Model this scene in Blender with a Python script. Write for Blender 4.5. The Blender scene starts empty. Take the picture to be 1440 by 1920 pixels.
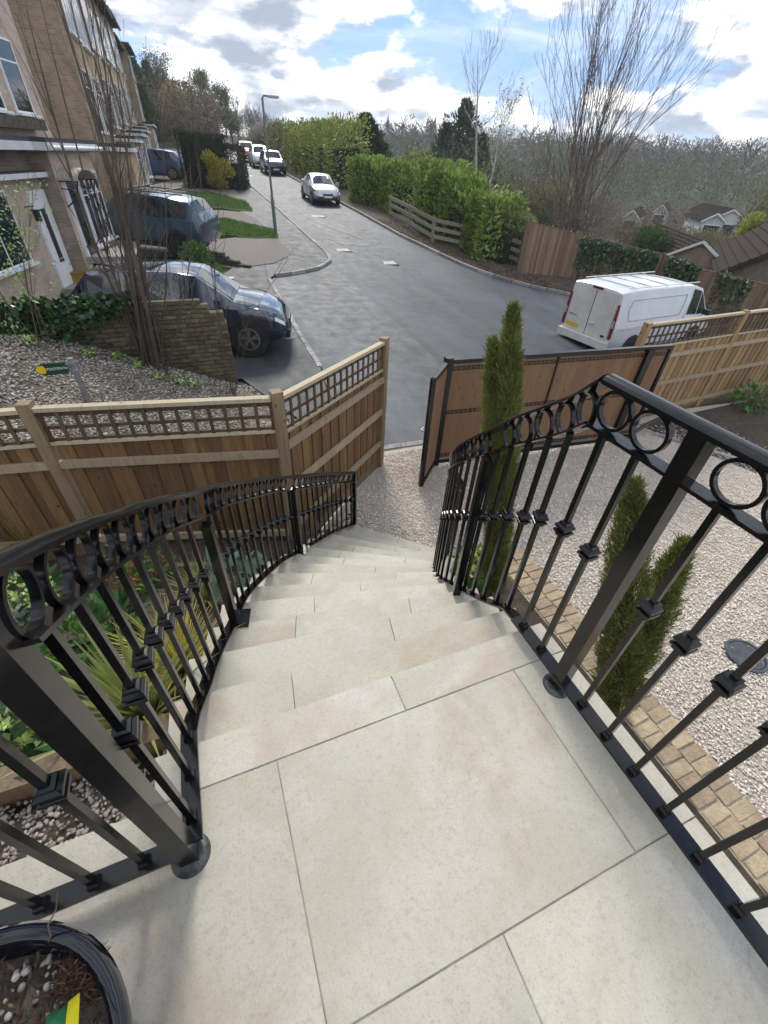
import bpy, bmesh, math, random
import numpy as np
from mathutils import Vector, Matrix, Euler
S = bpy.context.scene
C = S.collection
R = math.radians
rnd = random.Random(7)
rng = np.random.default_rng(7)

# ------------------------------------------------------------------ camera
FPX, YAW, PIT, ROL, CAMH = 800.15, .414007, .690455, -.055936, 1.5   # focal length in px of a 1440x1920 frame
_f = np.array([math.sin(YAW)*math.cos(PIT), math.cos(YAW)*math.cos(PIT), -math.sin(PIT)])
_r = np.array([math.cos(YAW), -math.sin(YAW), 0.]); _d = np.cross(_f, _r)
_r2 = math.cos(ROL)*_r + math.sin(ROL)*_d; _d2 = -math.sin(ROL)*_r + math.cos(ROL)*_d
cam = bpy.data.cameras.new('camera'); camo = bpy.data.objects.new('camera', cam); C.objects.link(camo)
cam.sensor_fit = 'VERTICAL'; cam.sensor_height = 24.; cam.lens = 24.*FPX/1920.
cam.clip_start = .03; cam.clip_end = 3000.
_m = Matrix(((_r2[0], -_d2[0], -_f[0], 0), (_r2[1], -_d2[1], -_f[1], 0), (_r2[2], -_d2[2], -_f[2], CAMH), (0, 0, 0, 1)))
camo.matrix_world = _m
S.camera = camo

# ------------------------------------------------------------------ sky, sun, exposure
SUN_EL, SUN_AZ = 41., 12.          # degrees; azimuth measured from +Y towards +X
W = bpy.data.worlds.new('World'); S.world = W; W.use_nodes = True
nt = W.node_tree; nt.nodes.clear()
def WN(t, **k):
    n = nt.nodes.new(t)
    for a, b in k.items(): setattr(n, a, b)
    return n
def WM(op, a, b=None, clamp=False):
    n = WN('ShaderNodeMath', operation=op, use_clamp=clamp)
    for i, v in enumerate((a, b)):
        if v is None: continue
        if isinstance(v, (int, float)): n.inputs[i].default_value = v
        else: nt.links.new(v, n.inputs[i])
    return n.outputs[0]
def WR(v, a, b, c=0., d=1., smooth=True):
    n = WN('ShaderNodeMapRange', interpolation_type='SMOOTHSTEP' if smooth else 'LINEAR')
    nt.links.new(v, n.inputs[0])
    for i, q in enumerate((a, b, c, d)): n.inputs[i+1].default_value = q
    return n.outputs[0]
def WMIX(f, a, b):
    n = WN('ShaderNodeMix', data_type='RGBA')
    nt.links.new(f, n.inputs[0])
    for i, v in ((6, a), (7, b)):
        if isinstance(v, tuple): n.inputs[i].default_value = v
        else: nt.links.new(v, n.inputs[i])
    return n.outputs[2]
sky = WN('ShaderNodeTexSky', sky_type='NISHITA'); sky.sun_disc = False
sky.sun_elevation = R(SUN_EL); sky.sun_rotation = R(SUN_AZ); sky.air_density = 1.; sky.dust_density = .3; sky.ozone_density = 1.6
tc = WN('ShaderNodeTexCoord')
def wnoise(scale, off, detail, rough, dist=0.):
    mp = WN('ShaderNodeMapping'); nt.links.new(tc.outputs['Generated'], mp.inputs[0])
    mp.inputs['Location'].default_value = off; mp.inputs['Scale'].default_value = scale
    n = WN('ShaderNodeTexNoise'); nt.links.new(mp.outputs[0], n.inputs['Vector'])
    n.inputs['Scale'].default_value = 1.; n.inputs['Detail'].default_value = detail
    n.inputs['Roughness'].default_value = rough; n.inputs['Distortion'].default_value = dist
    return n.outputs[0]
OFF = (8.5, 5.4, 2.2); SEED3 = (8.3, 5., 2.4)
SC = (4.8, 4.8, 12.)
n1 = wnoise(SC, OFF, 10., .55, .15)
n2 = wnoise(SC, (OFF[0]-.05, OFF[1]-.1, OFF[2]+.22), 6., .52, .15)
n3 = wnoise((2.1, 2.1, 6.), SEED3, 2., .5)              # large masses and gaps
n4 = wnoise((9., 9., 22.), (2., 4., 1.), 8., .6, .3)              # small billows
cirr = wnoise((2.2, 5., 16.), (1., 7., 3.), 6., .62, .8)
dens = WM('ADD', WM('ADD', WM('MULTIPLY', n1, .62), WM('MULTIPLY', n3, .34)), WM('MULTIPLY', n4, .14))
cover = WR(dens, .492, .545)
thick = WR(dens, .545, .665)
lit = WR(WM('SUBTRACT', n1, n2), -.10, .08)
bil = WR(n4, .38, .62)
cs = WM('ADD', WM('MULTIPLY', lit, .62), WM('MULTIPLY', bil, .38))
cshade = WM('MULTIPLY', cs, WM('SUBTRACT', 1., WM('MULTIPLY', thick, .45)))
ccol = WMIX(WR(cshade, .12, .78), (2.3, 2.7, 3.4, 1), (8.6, 8.55, 8.5, 1))
thin = WM('MULTIPLY', WR(cirr, .44, .70), .6)
hs = WN('ShaderNodeHueSaturation'); nt.links.new(sky.outputs[0], hs.inputs['Color']); hs.inputs['Saturation'].default_value = .9; hs.inputs['Value'].default_value = .7
bl = WN('ShaderNodeMix', data_type='RGBA'); bl.inputs[0].default_value = .62; nt.links.new(hs.outputs[0], bl.inputs[6]); bl.inputs[7].default_value = (.75, 2.2, 5.4, 1)
base = WMIX(thin, bl.outputs[2], (5.6, 6., 6.6, 1))
mixed = WMIX(cover, base, ccol)
bg = WN('ShaderNodeBackground'); nt.links.new(mixed, bg.inputs[0]); bg.inputs[1].default_value = .1
wo = WN('ShaderNodeOutputWorld'); nt.links.new(bg.outputs[0], wo.inputs[0])
sl = bpy.data.lights.new('sun', 'SUN'); sl.energy = 1.5; sl.angle = R(14); sl.color = (1., .95, .86)
so = bpy.data.objects.new('sun', sl); C.objects.link(so)
_sd = Vector((math.sin(R(SUN_AZ))*math.cos(R(SUN_EL)), math.cos(R(SUN_AZ))*math.cos(R(SUN_EL)), math.sin(R(SUN_EL))))
so.rotation_euler = _sd.to_track_quat('Z', 'Y').to_euler(); so.location = (0, 40, 60)
S.view_settings.view_transform = 'Standard'; S.view_settings.look = 'None'; S.view_settings.gamma = 1.
S.view_settings.exposure = 1.
S.cycles.max_bounces = 6; S.cycles.diffuse_bounces = 3; S.cycles.glossy_bounces = 3; S.cycles.transmission_bounces = 4; S.cycles.transparent_max_bounces = 6
S.cycles.use_denoising = True

# ------------------------------------------------------------------ pixel -> direction helpers
def ray(x, y):
    return ((x-720)/FPX)*_r2 + ((y-960)/FPX)*_d2 + _f
CAMP = np.array([0, 0, CAMH])
def P(x, y, z):
    d = ray(x, y); return Vector(CAMP + (z-CAMH)/d[2]*d)
def PR(x, y, r):                      # the point r metres away (measured on the flat) in that direction
    d = ray(x, y); return Vector(CAMP + r/math.hypot(d[0], d[1])*d)
def PY(x, y, Y):
    d = ray(x, y); return Vector(CAMP + Y/d[1]*d)
def PX(x, y, X):
    d = ray(x, y); return Vector(CAMP + X/d[0]*d)
def sst(a, b, v):
    t = min(1., max(0., (v-a)/(b-a))); return t*t*(3-2*t)
def zroad(y): return -2.2 + .05*(max(y, 5.7)-5.7) if y < 130 else 4.015 + .02*(y-130)
def gz(x, y):
    """height of the land"""
    z = zroad(y)
    z -= .125*max(0., min(x, 21.)-5.)*(1-sst(10, 30, y))*sst(5.4, 6.6, y)
    if x < .5 and 4. < y < 8.55:
        z += .42*min(.5-x, 3.)*sst(4., 5., y)
    e = 21. if y < 17 else (21.-6.*sst(17, 24, y))
    if x > e and y > 5:
        z += -9.5*sst(0, 60, x-e)
    r = math.hypot(x, y)
    if x > 20: 
        w = sst(150, 330, r); z = z*(1-w) + w*(3. + .012*(r-330))
    if x < -2 and y > 30: z += 3.*sst(0, 40, -2-x)
    return z
def G(px, py, f=None, off=0.):        # where the ray of a pixel meets the land
    f = f or gz; d = ray(px, py); t = .5; st = .25
    while t < 600:
        p = CAMP + t*d
        if p[2] < f(p[0], p[1]) + off:
            lo, hi = t-st, t
            for _ in range(30):
                m = (lo+hi)/2; p = CAMP+m*d
                if p[2] < f(p[0], p[1])+off: hi = m
                else: lo = m
            return Vector(CAMP+hi*d)
        st = max(.1, t*.01); t += st
    return Vector(CAMP+600*d)

# ------------------------------------------------------------------ materials
MATS = {}
def mat(name, col, rough=.7, col2=None, scale=6., var=.25, bump=0., bscale=None, metal=0., objrand=0., island=0., stretch=(1, 1, 1), detail=5., coat=0., trans=0., spec=.5, sub=None):
    if name in MATS: return MATS[name]
    m = bpy.data.materials.new(name); m.use_nodes = True; MATS[name] = m
    t = m.node_tree; b = t.nodes['Principled BSDF']
    N = t.nodes.new; L = t.links.new
    geo = N('ShaderNodeNewGeometry'); mp = N('ShaderNodeMapping'); L(geo.outputs['Position'], mp.inputs[0]); mp.inputs['Scale'].default_value = stretch
    no = N('ShaderNodeTexNoise'); L(mp.outputs[0], no.inputs['Vector']); no.inputs['Scale'].default_value = scale; no.inputs['Detail'].default_value = detail; no.inputs['Roughness'].default_value = .6
    cr = N('ShaderNodeMapRange'); L(no.outputs[0], cr.inputs[0]); cr.inputs[1].default_value = .35; cr.inputs[2].default_value = .65
    mx = N('ShaderNodeMix'); mx.data_type = 'RGBA'; L(cr.outputs[0], mx.inputs[0])
    c2 = col2 if col2 else tuple(c*(1-var) for c in col); c1 = col if col2 else tuple(min(1, c*(1+var*.6)) for c in col)
    mx.inputs[6].default_value = (*c1, 1); mx.inputs[7].default_value = (*c2, 1)
    out = mx.outputs[2]
    for amt, src in ((objrand, 'o'), (island, 'i')):
        if amt:
            if src == 'o': rn = N('ShaderNodeObjectInfo').outputs['Random']
            else: rn = geo.outputs['Random Per Island']
            mr = N('ShaderNodeMapRange'); L(rn, mr.inputs[0]); mr.inputs[3].default_value = 1-amt; mr.inputs[4].default_value = 1+amt
            hs = N('ShaderNodeHueSaturation'); L(out, hs.inputs['Color']); L(mr.outputs[0], hs.inputs['Value'])
            mh = N('ShaderNodeMapRange'); L(rn, mh.inputs[0]); mh.inputs[3].default_value = .5-.03*amt; mh.inputs[4].default_value = .5+.03*amt; L(mh.outputs[0], hs.inputs['Hue'])
            out = hs.outputs[0]
    L(out, b.inputs['Base Color'])
    b.inputs['Roughness'].default_value = rough; b.inputs['Metallic'].default_value = metal
    b.inputs['Specular IOR Level'].default_value = spec
    b.inputs['Coat Weight'].default_value = coat; b.inputs['Coat Roughness'].default_value = .04
    if bump:
        nb = N('ShaderNodeTexNoise'); L(mp.outputs[0], nb.inputs['Vector']); nb.inputs['Scale'].default_value = bscale or scale*6; nb.inputs['Detail'].default_value = 4
        bu = N('ShaderNodeBump'); L(nb.outputs[0], bu.inputs['Height']); bu.inputs['Strength'].default_value = min(1, bump); bu.inputs['Distance'].default_value = .02
        L(bu.outputs[0], b.inputs['Normal'])
    if trans:                       # leaves let some light through
        tr = N('ShaderNodeBsdfTranslucent'); L(out, tr.inputs[0]); ms = N('ShaderNodeMixShader'); ms.inputs[0].default_value = trans
        L(b.outputs[0], ms.inputs[1]); L(tr.outputs[0], ms.inputs[2]); L(ms.outputs[0], t.nodes['Material Output'].inputs[0])
    return m
def glassmat(name, tint=(.02, .025, .03), rough=.03):
    m = mat(name, tint, rough, var=.1, spec=.9); return m

# ------------------------------------------------------------------ mesh helpers
ROOT = {}
def props(o, label=None, cat=None, group=None, kind=None):
    if label: o['label'] = label
    if cat: o['category'] = cat
    if group: o['group'] = group
    if kind: o['kind'] = kind
    return o
def thing(name, label, cat, loc=(0, 0, 0), group=None, rot=None):
    o = bpy.data.objects.new(name, None); C.objects.link(o); o.location = loc; o.empty_display_size = .1
    M = Matrix.Translation(Vector(loc))
    if rot is not None: o.rotation_euler = rot; M = M @ Euler(rot).to_matrix().to_4x4()
    ROOT[o.name] = M
    return props(o, label, cat, group)
def link(me, name, m=None, parent=None, M=None, local=False):
    """M: world matrix of the new object (or local to the parent when local)"""
    o = bpy.data.objects.new(name, me); C.objects.link(o)
    M = M or Matrix.Identity(4)
    if m is not None and len(me.materials) == 0: me.materials.append(m)
    if parent is not None:
        o.parent = parent; PM = ROOT[parent.name]
        if local: o.matrix_basis = M; W_ = PM @ M
        else: o.matrix_basis = PM.inverted() @ M; W_ = M
    else: o.matrix_basis = M; W_ = M
    ROOT[o.name] = W_
    return o
def shade(me, ang=None):
    me.polygons.foreach_set('use_smooth', [True]*len(me.polygons))
    if ang: me.set_sharp_from_angle(angle=R(ang))
class MB:
    def __init__(s): s.v = []; s.f = []
    def quadstrip(s): pass
    def add(s, vs, fs):
        n = len(s.v); s.v += [tuple(p) for p in vs]; s.f += [tuple(i+n for i in f) for f in fs]; return s
    def box(s, c, d, rz=0, M=None):
        x, y, z = (q/2 for q in d)
        vs = [Vector((a*x, b*y, e*z)) for a in (-1, 1) for b in (-1, 1) for e in (-1, 1)]
        if rz: vs = [Matrix.Rotation(rz, 3, 'Z') @ v for v in vs]
        if M: vs = [M @ v for v in vs]
        vs = [v+Vector(c) for v in vs]
        return s.add(vs, [(0, 1, 3, 2), (4, 6, 7, 5), (0, 4, 5, 1), (2, 3, 7, 6), (0, 2, 6, 4), (1, 5, 7, 3)])
    def prism(s, poly, z0, z1):           # poly: list of (x,y); z0/z1 scalars or lists
        n = len(poly); a = z0 if hasattr(z0, '__len__') else [z0]*n; b = z1 if hasattr(z1, '__len__') else [z1]*n
        vs = [(p[0], p[1], a[i]) for i, p in enumerate(poly)]+[(p[0], p[1], b[i]) for i, p in enumerate(poly)]
        ar = sum(poly[i][0]*poly[(i+1) % n][1]-poly[(i+1) % n][0]*poly[i][1] for i in range(n))
        fs = [tuple(range(n-1, -1, -1)), tuple(range(n, 2*n))]+[(i, (i+1) % n, n+(i+1) % n, n+i) for i in range(n)]
        if ar < 0: fs = [f[::-1] for f in fs]
        return s.add(vs, fs)
    def bar(s, a, b, w, h, up=(0, 0, 1)):  # rectangular bar between two points
        a, b = Vector(a), Vector(b); d = (b-a).normalized(); u = Vector(up)
        if abs(d.dot(u)) > .99: u = Vector((1, 0, 0))
        x = d.cross(u).normalized(); y = x.cross(d).normalized()
        vs = [p+x*(i*w/2)+y*(j*h/2) for p in (a, b) for i, j in ((-1, -1), (1, -1), (1, 1), (-1, 1))]
        return s.add(vs, [(0, 1, 2, 3), (7, 6, 5, 4), (0, 4, 5, 1), (1, 5, 6, 2), (2, 6, 7, 3), (3, 7, 4, 0)])
    def tube(s, pts, rad, n=6, cap=True):
        pts = [Vector(p) for p in pts]; k = len(pts); rad = rad if hasattr(rad, '__len__') else [rad]*k
        base = len(s.v); prev = None
        for i, p in enumerate(pts):
            d = (pts[min(i+1, k-1)]-pts[max(i-1, 0)])
            d = d.normalized() if d.length > 1e-9 else Vector((0, 0, 1))
            u = prev if prev is not None else (Vector((1, 0, 0)) if abs(d.x) < .8 else Vector((0, 1, 0)))
            x = (u-d*u.dot(d)).normalized(); y = d.cross(x); prev = x
            for j in range(n):
                a = 2*math.pi*j/n; q = p+(x*math.cos(a)+y*math.sin(a))*rad[i]; s.v.append(tuple(q))
        for i in range(k-1):
            for j in range(n):
                a = base+i*n+j; b = base+i*n+(j+1) % n; s.f.append((a, b, b+n, a+n))
        if cap: s.f.append(tuple(base+j for j in range(n-1, -1, -1))); s.f.append(tuple(base+(k-1)*n+j for j in range(n)))
        return s
    def lathe(s, prof, n=24, c=(0, 0, 0), axis='Z'):   # prof: (r,z)
        base = len(s.v)
        for r, z in prof:
            for j in range(n):
                a = 2*math.pi*j/n; x, y = r*math.cos(a), r*math.sin(a)
                q = (x, y, z) if axis == 'Z' else ((x, z, y) if axis == 'Y' else (z, x, y))
                s.v.append((q[0]+c[0], q[1]+c[1], q[2]+c[2]))
        for i in range(len(prof)-1):
            for j in range(n):
                a = base+i*n+j; b = base+i*n+(j+1) % n
                s.f.append((a, b, b+n, a+n) if axis != 'Y' else (a, a+n, b+n, b))
        return s
    def sweep(s, path, prof, close=True):   # prof: list of (lateral, vertical), world z up
        path = [Vector(p) for p in path]; k = len(path); n = len(prof); base = len(s.v)
        for i, p in enumerate(path):
            d = path[min(i+1, k-1)]-path[max(i-1, 0)]; d.z = 0; d.normalize(); x = Vector((d.y, -d.x, 0))
            if 0 < i < k-1:
                a = (path[i]-path[i-1]); a.z = 0; a.normalize(); c = max(.5, a.dot(d)); x = x/c
            for l, v in prof: s.v.append(tuple(p+x*l+Vector((0, 0, v))))
        for i in range(k-1):
            for j in range(n):
                a = base+i*n+j; b = base+i*n+(j+1) % n; s.f.append((a, a+n, b+n, b))
        s.f.append(tuple(base+j for j in range(n))); s.f.append(tuple(base+(k-1)*n+j for j in range(n-1, -1, -1)))
        return s
    def mesh(s, name, M=None):
        me = bpy.data.meshes.new(name); v = s.v
        if M is not None: v = [tuple(M @ Vector(p)) for p in v]
        me.from_pydata(v, [], s.f); me.update(); return me
    def build(s, name, m, parent=None, smooth=None, local=False, fixn=False):
        """verts are in world space unless local"""
        M = None
        if parent is not None and not local: M = ROOT[parent.name].inverted()
        me = s.mesh(name, M)
        if fixn:
            b = bmesh.new(); b.from_mesh(me); bmesh.ops.recalc_face_normals(b, faces=b.faces); b.to_mesh(me); b.free()
        if smooth: shade(me, smooth)
        return link(me, name, m, parent, local=True) if parent is not None else link(me, name, m)
def npmesh(name, V, F, m, parent=None, local=True):
    """V (n,3), F (k,4 or 3) arrays"""
    V = np.asarray(V, dtype=np.float32); F = np.asarray(F, dtype=np.int32)
    if parent is not None:
        t = ROOT[parent.name].translation; V = V-np.array(t, dtype=np.float32)
    me = bpy.data.meshes.new(name); me.vertices.add(len(V)); me.vertices.foreach_set('co', V.ravel())
    k, q = F.shape; me.loops.add(k*q); me.loops.foreach_set('vertex_index', F.ravel())
    me.polygons.add(k); me.polygons.foreach_set('loop_start', np.arange(0, k*q, q, dtype=np.int32))
    me.update(calc_edges=True); me.validate()
    return link(me, name, m, parent, local=True) if parent is not None else link(me, name, m)
BOXM = {}
def unitbox(key, m, bev=0.):
    if key in BOXM: return BOXM[key]
    me = MB().box((0, 0, 0), (1, 1, 1)).mesh(key); me.materials.append(m); BOXM[key] = me; return me
def TRS(loc, rz=0., sc=(1, 1, 1), rx=0., ry=0.):
    return Matrix.Translation(Vector(loc)) @ Euler((rx, ry, rz)).to_matrix().to_4x4() @ Matrix.Diagonal((*sc, 1))
def barM(a, b, w, h, up=(0, 0, 1)):      # matrix that turns a unit box into a bar from a to b
    a, b = Vector(a), Vector(b); d = b-a; l = d.length; d = d/l; u = Vector(up)
    if abs(d.dot(u)) > .99: u = Vector((1, 0, 0))
    x = d.cross(u).normalized(); y = x.cross(d)
    M = Matrix(((d.x*l, x.x*w, y.x*h, 0), (d.y*l, x.y*w, y.y*h, 0), (d.z*l, x.z*w, y.z*h, 0), (0, 0, 0, 1)))
    return Matrix.Translation((a+b)/2) @ M
# leaf clouds ---------------------------------------------------------
def leaves(pos, size, aspect=.45, up=.0, dirs=None, curl=.0, szvar=.35):
    """diamond leaves at pos (n,3): random orientation, or along dirs"""
    n = len(pos); pos = np.asarray(pos)
    d = rng.normal(size=(n, 3)) if dirs is None else np.asarray(dirs)+rng.normal(size=(n, 3))*.35
    d[:, 2] += up; d /= np.linalg.norm(d, axis=1)[:, None]+1e-9
    r = rng.normal(size=(n, 3)); s = np.cross(d, r); s /= np.linalg.norm(s, axis=1)[:, None]+1e-9
    L = (size*(1+szvar*rng.uniform(-1, 1, n)))[:, None]
    a = pos; b = pos+d*L*.5+s*L*aspect*.5; c = pos+d*L; e = pos+d*L*.5-s*L*aspect*.5
    if curl: c = c.copy(); c[:, 2] -= curl*L[:, 0]
    V = np.stack([a, b, c, e], 1).reshape(-1, 3); F = np.arange(4*n).reshape(n, 4)
    return V, F
def merge(parts):
    Vs, Fs, o = [], [], 0
    for v, f in parts: Vs.append(v); Fs.append(f+o); o += len(v)
    return np.concatenate(Vs), np.concatenate(Fs)
def blobpts(n, c, rad, shell=.55):
    d = rng.normal(size=(n, 3)); d /= np.linalg.norm(d, axis=1)[:, None]
    r = shell+(1-shell)*rng.uniform(0, 1, n)**.6
    return np.array(c)+d*r[:, None]*np.array(rad), d
def straps(base, n, ln, w, spread=.9, droop=.5, seg=5, r0=.03, lnvar=.3, up=1.0):
    """grass-like blades from one base, each a bent ribbon"""
    Vs, Fs = [], []; b = np.array(base, float)
    for i in range(n):
        a = rng.uniform(0, 2*math.pi); sp = spread*rng.uniform(.15, 1.); L = ln*(1-lnvar*rng.uniform(0, 1))
        h = np.array([math.cos(a), math.sin(a), 0.]); s = np.array([-h[1], h[0], 0.])
        o = b+h*r0*rng.uniform(0, 1); pts = []; th = sp*.55; p = o.copy()
        for k in range(seg+1):
            pts.append(p.copy()); th2 = th+droop*sp*(k/seg)*1.6
            p = p+(h*math.sin(th2)+np.array([0, 0, math.cos(th2)*up]))*L/seg
        st = len(Vs)
        for k, q in enumerate(pts):
            ww = w*(1-(k/seg)**1.6)*.5+.0004; Vs += [q+s*ww, q-s*ww]
        for k in range(seg): Fs.append((st+2*k, st+2*k+1, st+2*k+3, st+2*k+2))
    return np.array(Vs), np.array(Fs)
# stones --------------------------------------------------------------
def stones(pos, size, flat=.6, szvar=.4):
    n = len(pos); pos = np.asarray(pos)
    B = np.array([(1, 0, 0), (0, 1, 0), (-1, 0, 0), (0, -1, 0), (0, 0, 1), (0, 0, -1), ], float)
    T = np.array([(0, 1, 4), (1, 2, 4), (2, 3, 4), (3, 0, 4), (1, 0, 5), (2, 1, 5), (3, 2, 5), (0, 3, 5)])
    sc = size*(1+szvar*rng.uniform(-1, 1, (n, 1)))*.5*np.stack([rng.uniform(.7, 1.25, n), rng.uniform(.6, 1., n), rng.uniform(.5, 1., n)*flat], 1)
    a = rng.uniform(0, 2*math.pi, n); t = rng.uniform(-.5, .5, n)
    ca, sa, ct, st_ = np.cos(a), np.sin(a), np.cos(t), np.sin(t)
    V = B[None]*sc[:, None, :]*(1+.18*rng.uniform(-1, 1, (n, 6, 1)))
    x, y, z = V[..., 0], V[..., 1], V[..., 2]
    y, z = y*ct[:, None]-z*st_[:, None], y*st_[:, None]+z*ct[:, None]
    x, y = x*ca[:, None]-y*sa[:, None], x*sa[:, None]+y*ca[:, None]
    V = np.stack([x, y, z], -1)+pos[:, None, :]
    F = (T[None]+6*np.arange(n)[:, None, None]).reshape(-1, 3)
    return V.reshape(-1, 3), F
# branching -----------------------------------------------------------
def branch(mb, p, d, L, r, depth, n=5, kids=3, spread=.5, upb=.15, wob=.12, seg=4, tips=None, rmin=.004, shrink=.62):
    pts = [Vector(p)]; rad = [r]; d = Vector(d).normalized()
    for i in range(seg):
        d = (d+Vector((rnd.gauss(0, wob), rnd.gauss(0, wob), rnd.gauss(0, wob)+upb*.4))).normalized()
        pts.append(pts[-1]+d*L/seg); rad.append(max(rmin, r*(1-.62*(i+1)/seg)))
    mb.tube(pts, rad, n, cap=False)
    if tips is not None and depth <= 1: tips += pts[2:]
    if depth > 0:
        for k in range(kids):
            i = rnd.randint(1, seg); q = pts[i]; a = rnd.uniform(0, 6.28)
            ax = Vector((math.cos(a), math.sin(a), rnd.uniform(-.2, .5)))
            nd = (d+ax*spread*rnd.uniform(.6, 1.3)+Vector((0, 0, upb))).normalized()
            branch(mb, q, nd, L*shrink*rnd.uniform(.7, 1.15), rad[i]*.6, depth-1, max(3, n-1), kids, spread, upb, wob, max(2, seg-1), tips, rmin, shrink)
# ================================================================== materials
def stone_mat():
    m = bpy.data.materials.new('limestone'); m.use_nodes = True; t = m.node_tree; b = t.nodes['Principled BSDF']; N = t.nodes.new; L = t.links.new
    geo = N('ShaderNodeNewGeometry'); oi = N('ShaderNodeObjectInfo')
    ad = N('ShaderNodeVectorMath'); ad.operation = 'MULTIPLY_ADD'; L(oi.outputs['Random'], ad.inputs[0]); ad.inputs[1].default_value = (0, 0, 7.); L(geo.outputs['Position'], ad.inputs[2])
    def noise(sc, de, ro=.6, dist=0):
        n = N('ShaderNodeTexNoise'); L(ad.outputs[0], n.inputs['Vector']); n.inputs['Scale'].default_value = sc; n.inputs['Detail'].default_value = de; n.inputs['Roughness'].default_value = ro; n.inputs['Distortion'].default_value = dist; return n.outputs[0]
    def rmp(v, a, b_): n = N('ShaderNodeMapRange'); n.interpolation_type = 'SMOOTHSTEP'; L(v, n.inputs[0]); n.inputs[1].default_value = a; n.inputs[2].default_value = b_; return n.outputs[0]
    def mul(v, k): n = N('ShaderNodeMath'); n.operation = 'MULTIPLY'; L(v, n.inputs[0]); n.inputs[1].default_value = k; return n.outputs[0]
    def mix(f, a, b_):
        n = N('ShaderNodeMix'); n.data_type = 'RGBA'; L(f, n.inputs[0])
        for i, v in ((6, a), (7, b_)):
            if isinstance(v, tuple): n.inputs[i].default_value = (*v, 1)
            else: L(v, n.inputs[i])
        return n.outputs[2]
    c = mix(rmp(noise(2.2, 6, .65, .4), .38, .62), (.53, .495, .405), (.45, .415, .33))
    c = mix(mul(rmp(noise(2.6, 5, .6, .8), .52, .68), .7), c, (.43, .345, .265))
    c = mix(mul(rmp(noise(1.7, 4, .6), .55, .68), .5), c, (.57, .565, .55))
    c = mix(mul(rmp(noise(55, 6, .8), .50, .66), .6), c, (.36, .33, .27))
    c = mix(mul(rmp(noise(170, 4, .75), .52, .68), .6), c, (.30, .28, .24))
    hs = N('ShaderNodeHueSaturation'); mr = N('ShaderNodeMapRange'); L(oi.outputs['Random'], mr.inputs[0]); mr.inputs[3].default_value = .93; mr.inputs[4].default_value = 1.05
    L(mr.outputs[0], hs.inputs['Value']); L(c, hs.inputs['Color']); L(hs.outputs[0], b.inputs['Base Color'])
    b.inputs['Roughness'].default_value = .62
    bu = N('ShaderNodeBump'); L(noise(60, 6, .7), bu.inputs['Height']); bu.inputs['Strength'].default_value = .22; bu.inputs['Distance'].default_value = .01; L(bu.outputs[0], b.inputs['Normal'])
    return m
STONE = stone_mat()
def brickmat(name, c1, c2, mortar, face='x', scale=1., var=.5):
    """brick courses on a far wall: bricks 225 x 75 mm in world space; face = axis the wall looks along"""
    m = bpy.data.materials.new(name); m.use_nodes = True; t = m.node_tree; b = t.nodes['Principled BSDF']; N = t.nodes.new; L = t.links.new
    geo = N('ShaderNodeNewGeometry'); sp = N('ShaderNodeSeparateXYZ'); L(geo.outputs['Position'], sp.inputs[0]); cb = N('ShaderNodeCombineXYZ')
    L(sp.outputs['Y' if face == 'x' else 'X'], cb.inputs[0]); L(sp.outputs['Z'], cb.inputs[1])
    br = N('ShaderNodeTexBrick'); L(cb.outputs[0], br.inputs['Vector']); br.inputs['Scale'].default_value = scale
    br.inputs['Brick Width'].default_value = .225; br.inputs['Row Height'].default_value = .075; br.inputs['Mortar Size'].default_value = .006; br.inputs['Bias'].default_value = -.1
    br.inputs['Color1'].default_value = (*c1, 1); br.inputs['Color2'].default_value = (*c2, 1); br.inputs['Mortar'].default_value = (*mortar, 1)
    no = N('ShaderNodeTexNoise'); L(geo.outputs['Position'], no.inputs['Vector']); no.inputs['Scale'].default_value = 1.3; no.inputs['Detail'].default_value = 6
    mr = N('ShaderNodeMapRange'); L(no.outputs[0], mr.inputs[0]); mr.inputs[1].default_value = .3; mr.inputs[2].default_value = .7; mr.inputs[3].default_value = 1-var*.4; mr.inputs[4].default_value = 1+var*.3
    hs = N('ShaderNodeHueSaturation'); L(br.outputs[0], hs.inputs['Color']); L(mr.outputs[0], hs.inputs['Value']); L(hs.outputs[0], b.inputs['Base Color'])
    bu = N('ShaderNodeBump'); L(br.outputs['Fac'], bu.inputs['Height']); bu.invert = True; bu.inputs['Distance'].default_value = .006; L(bu.outputs[0], b.inputs['Normal']); b.inputs['Roughness'].default_value = .85
    return m
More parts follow.
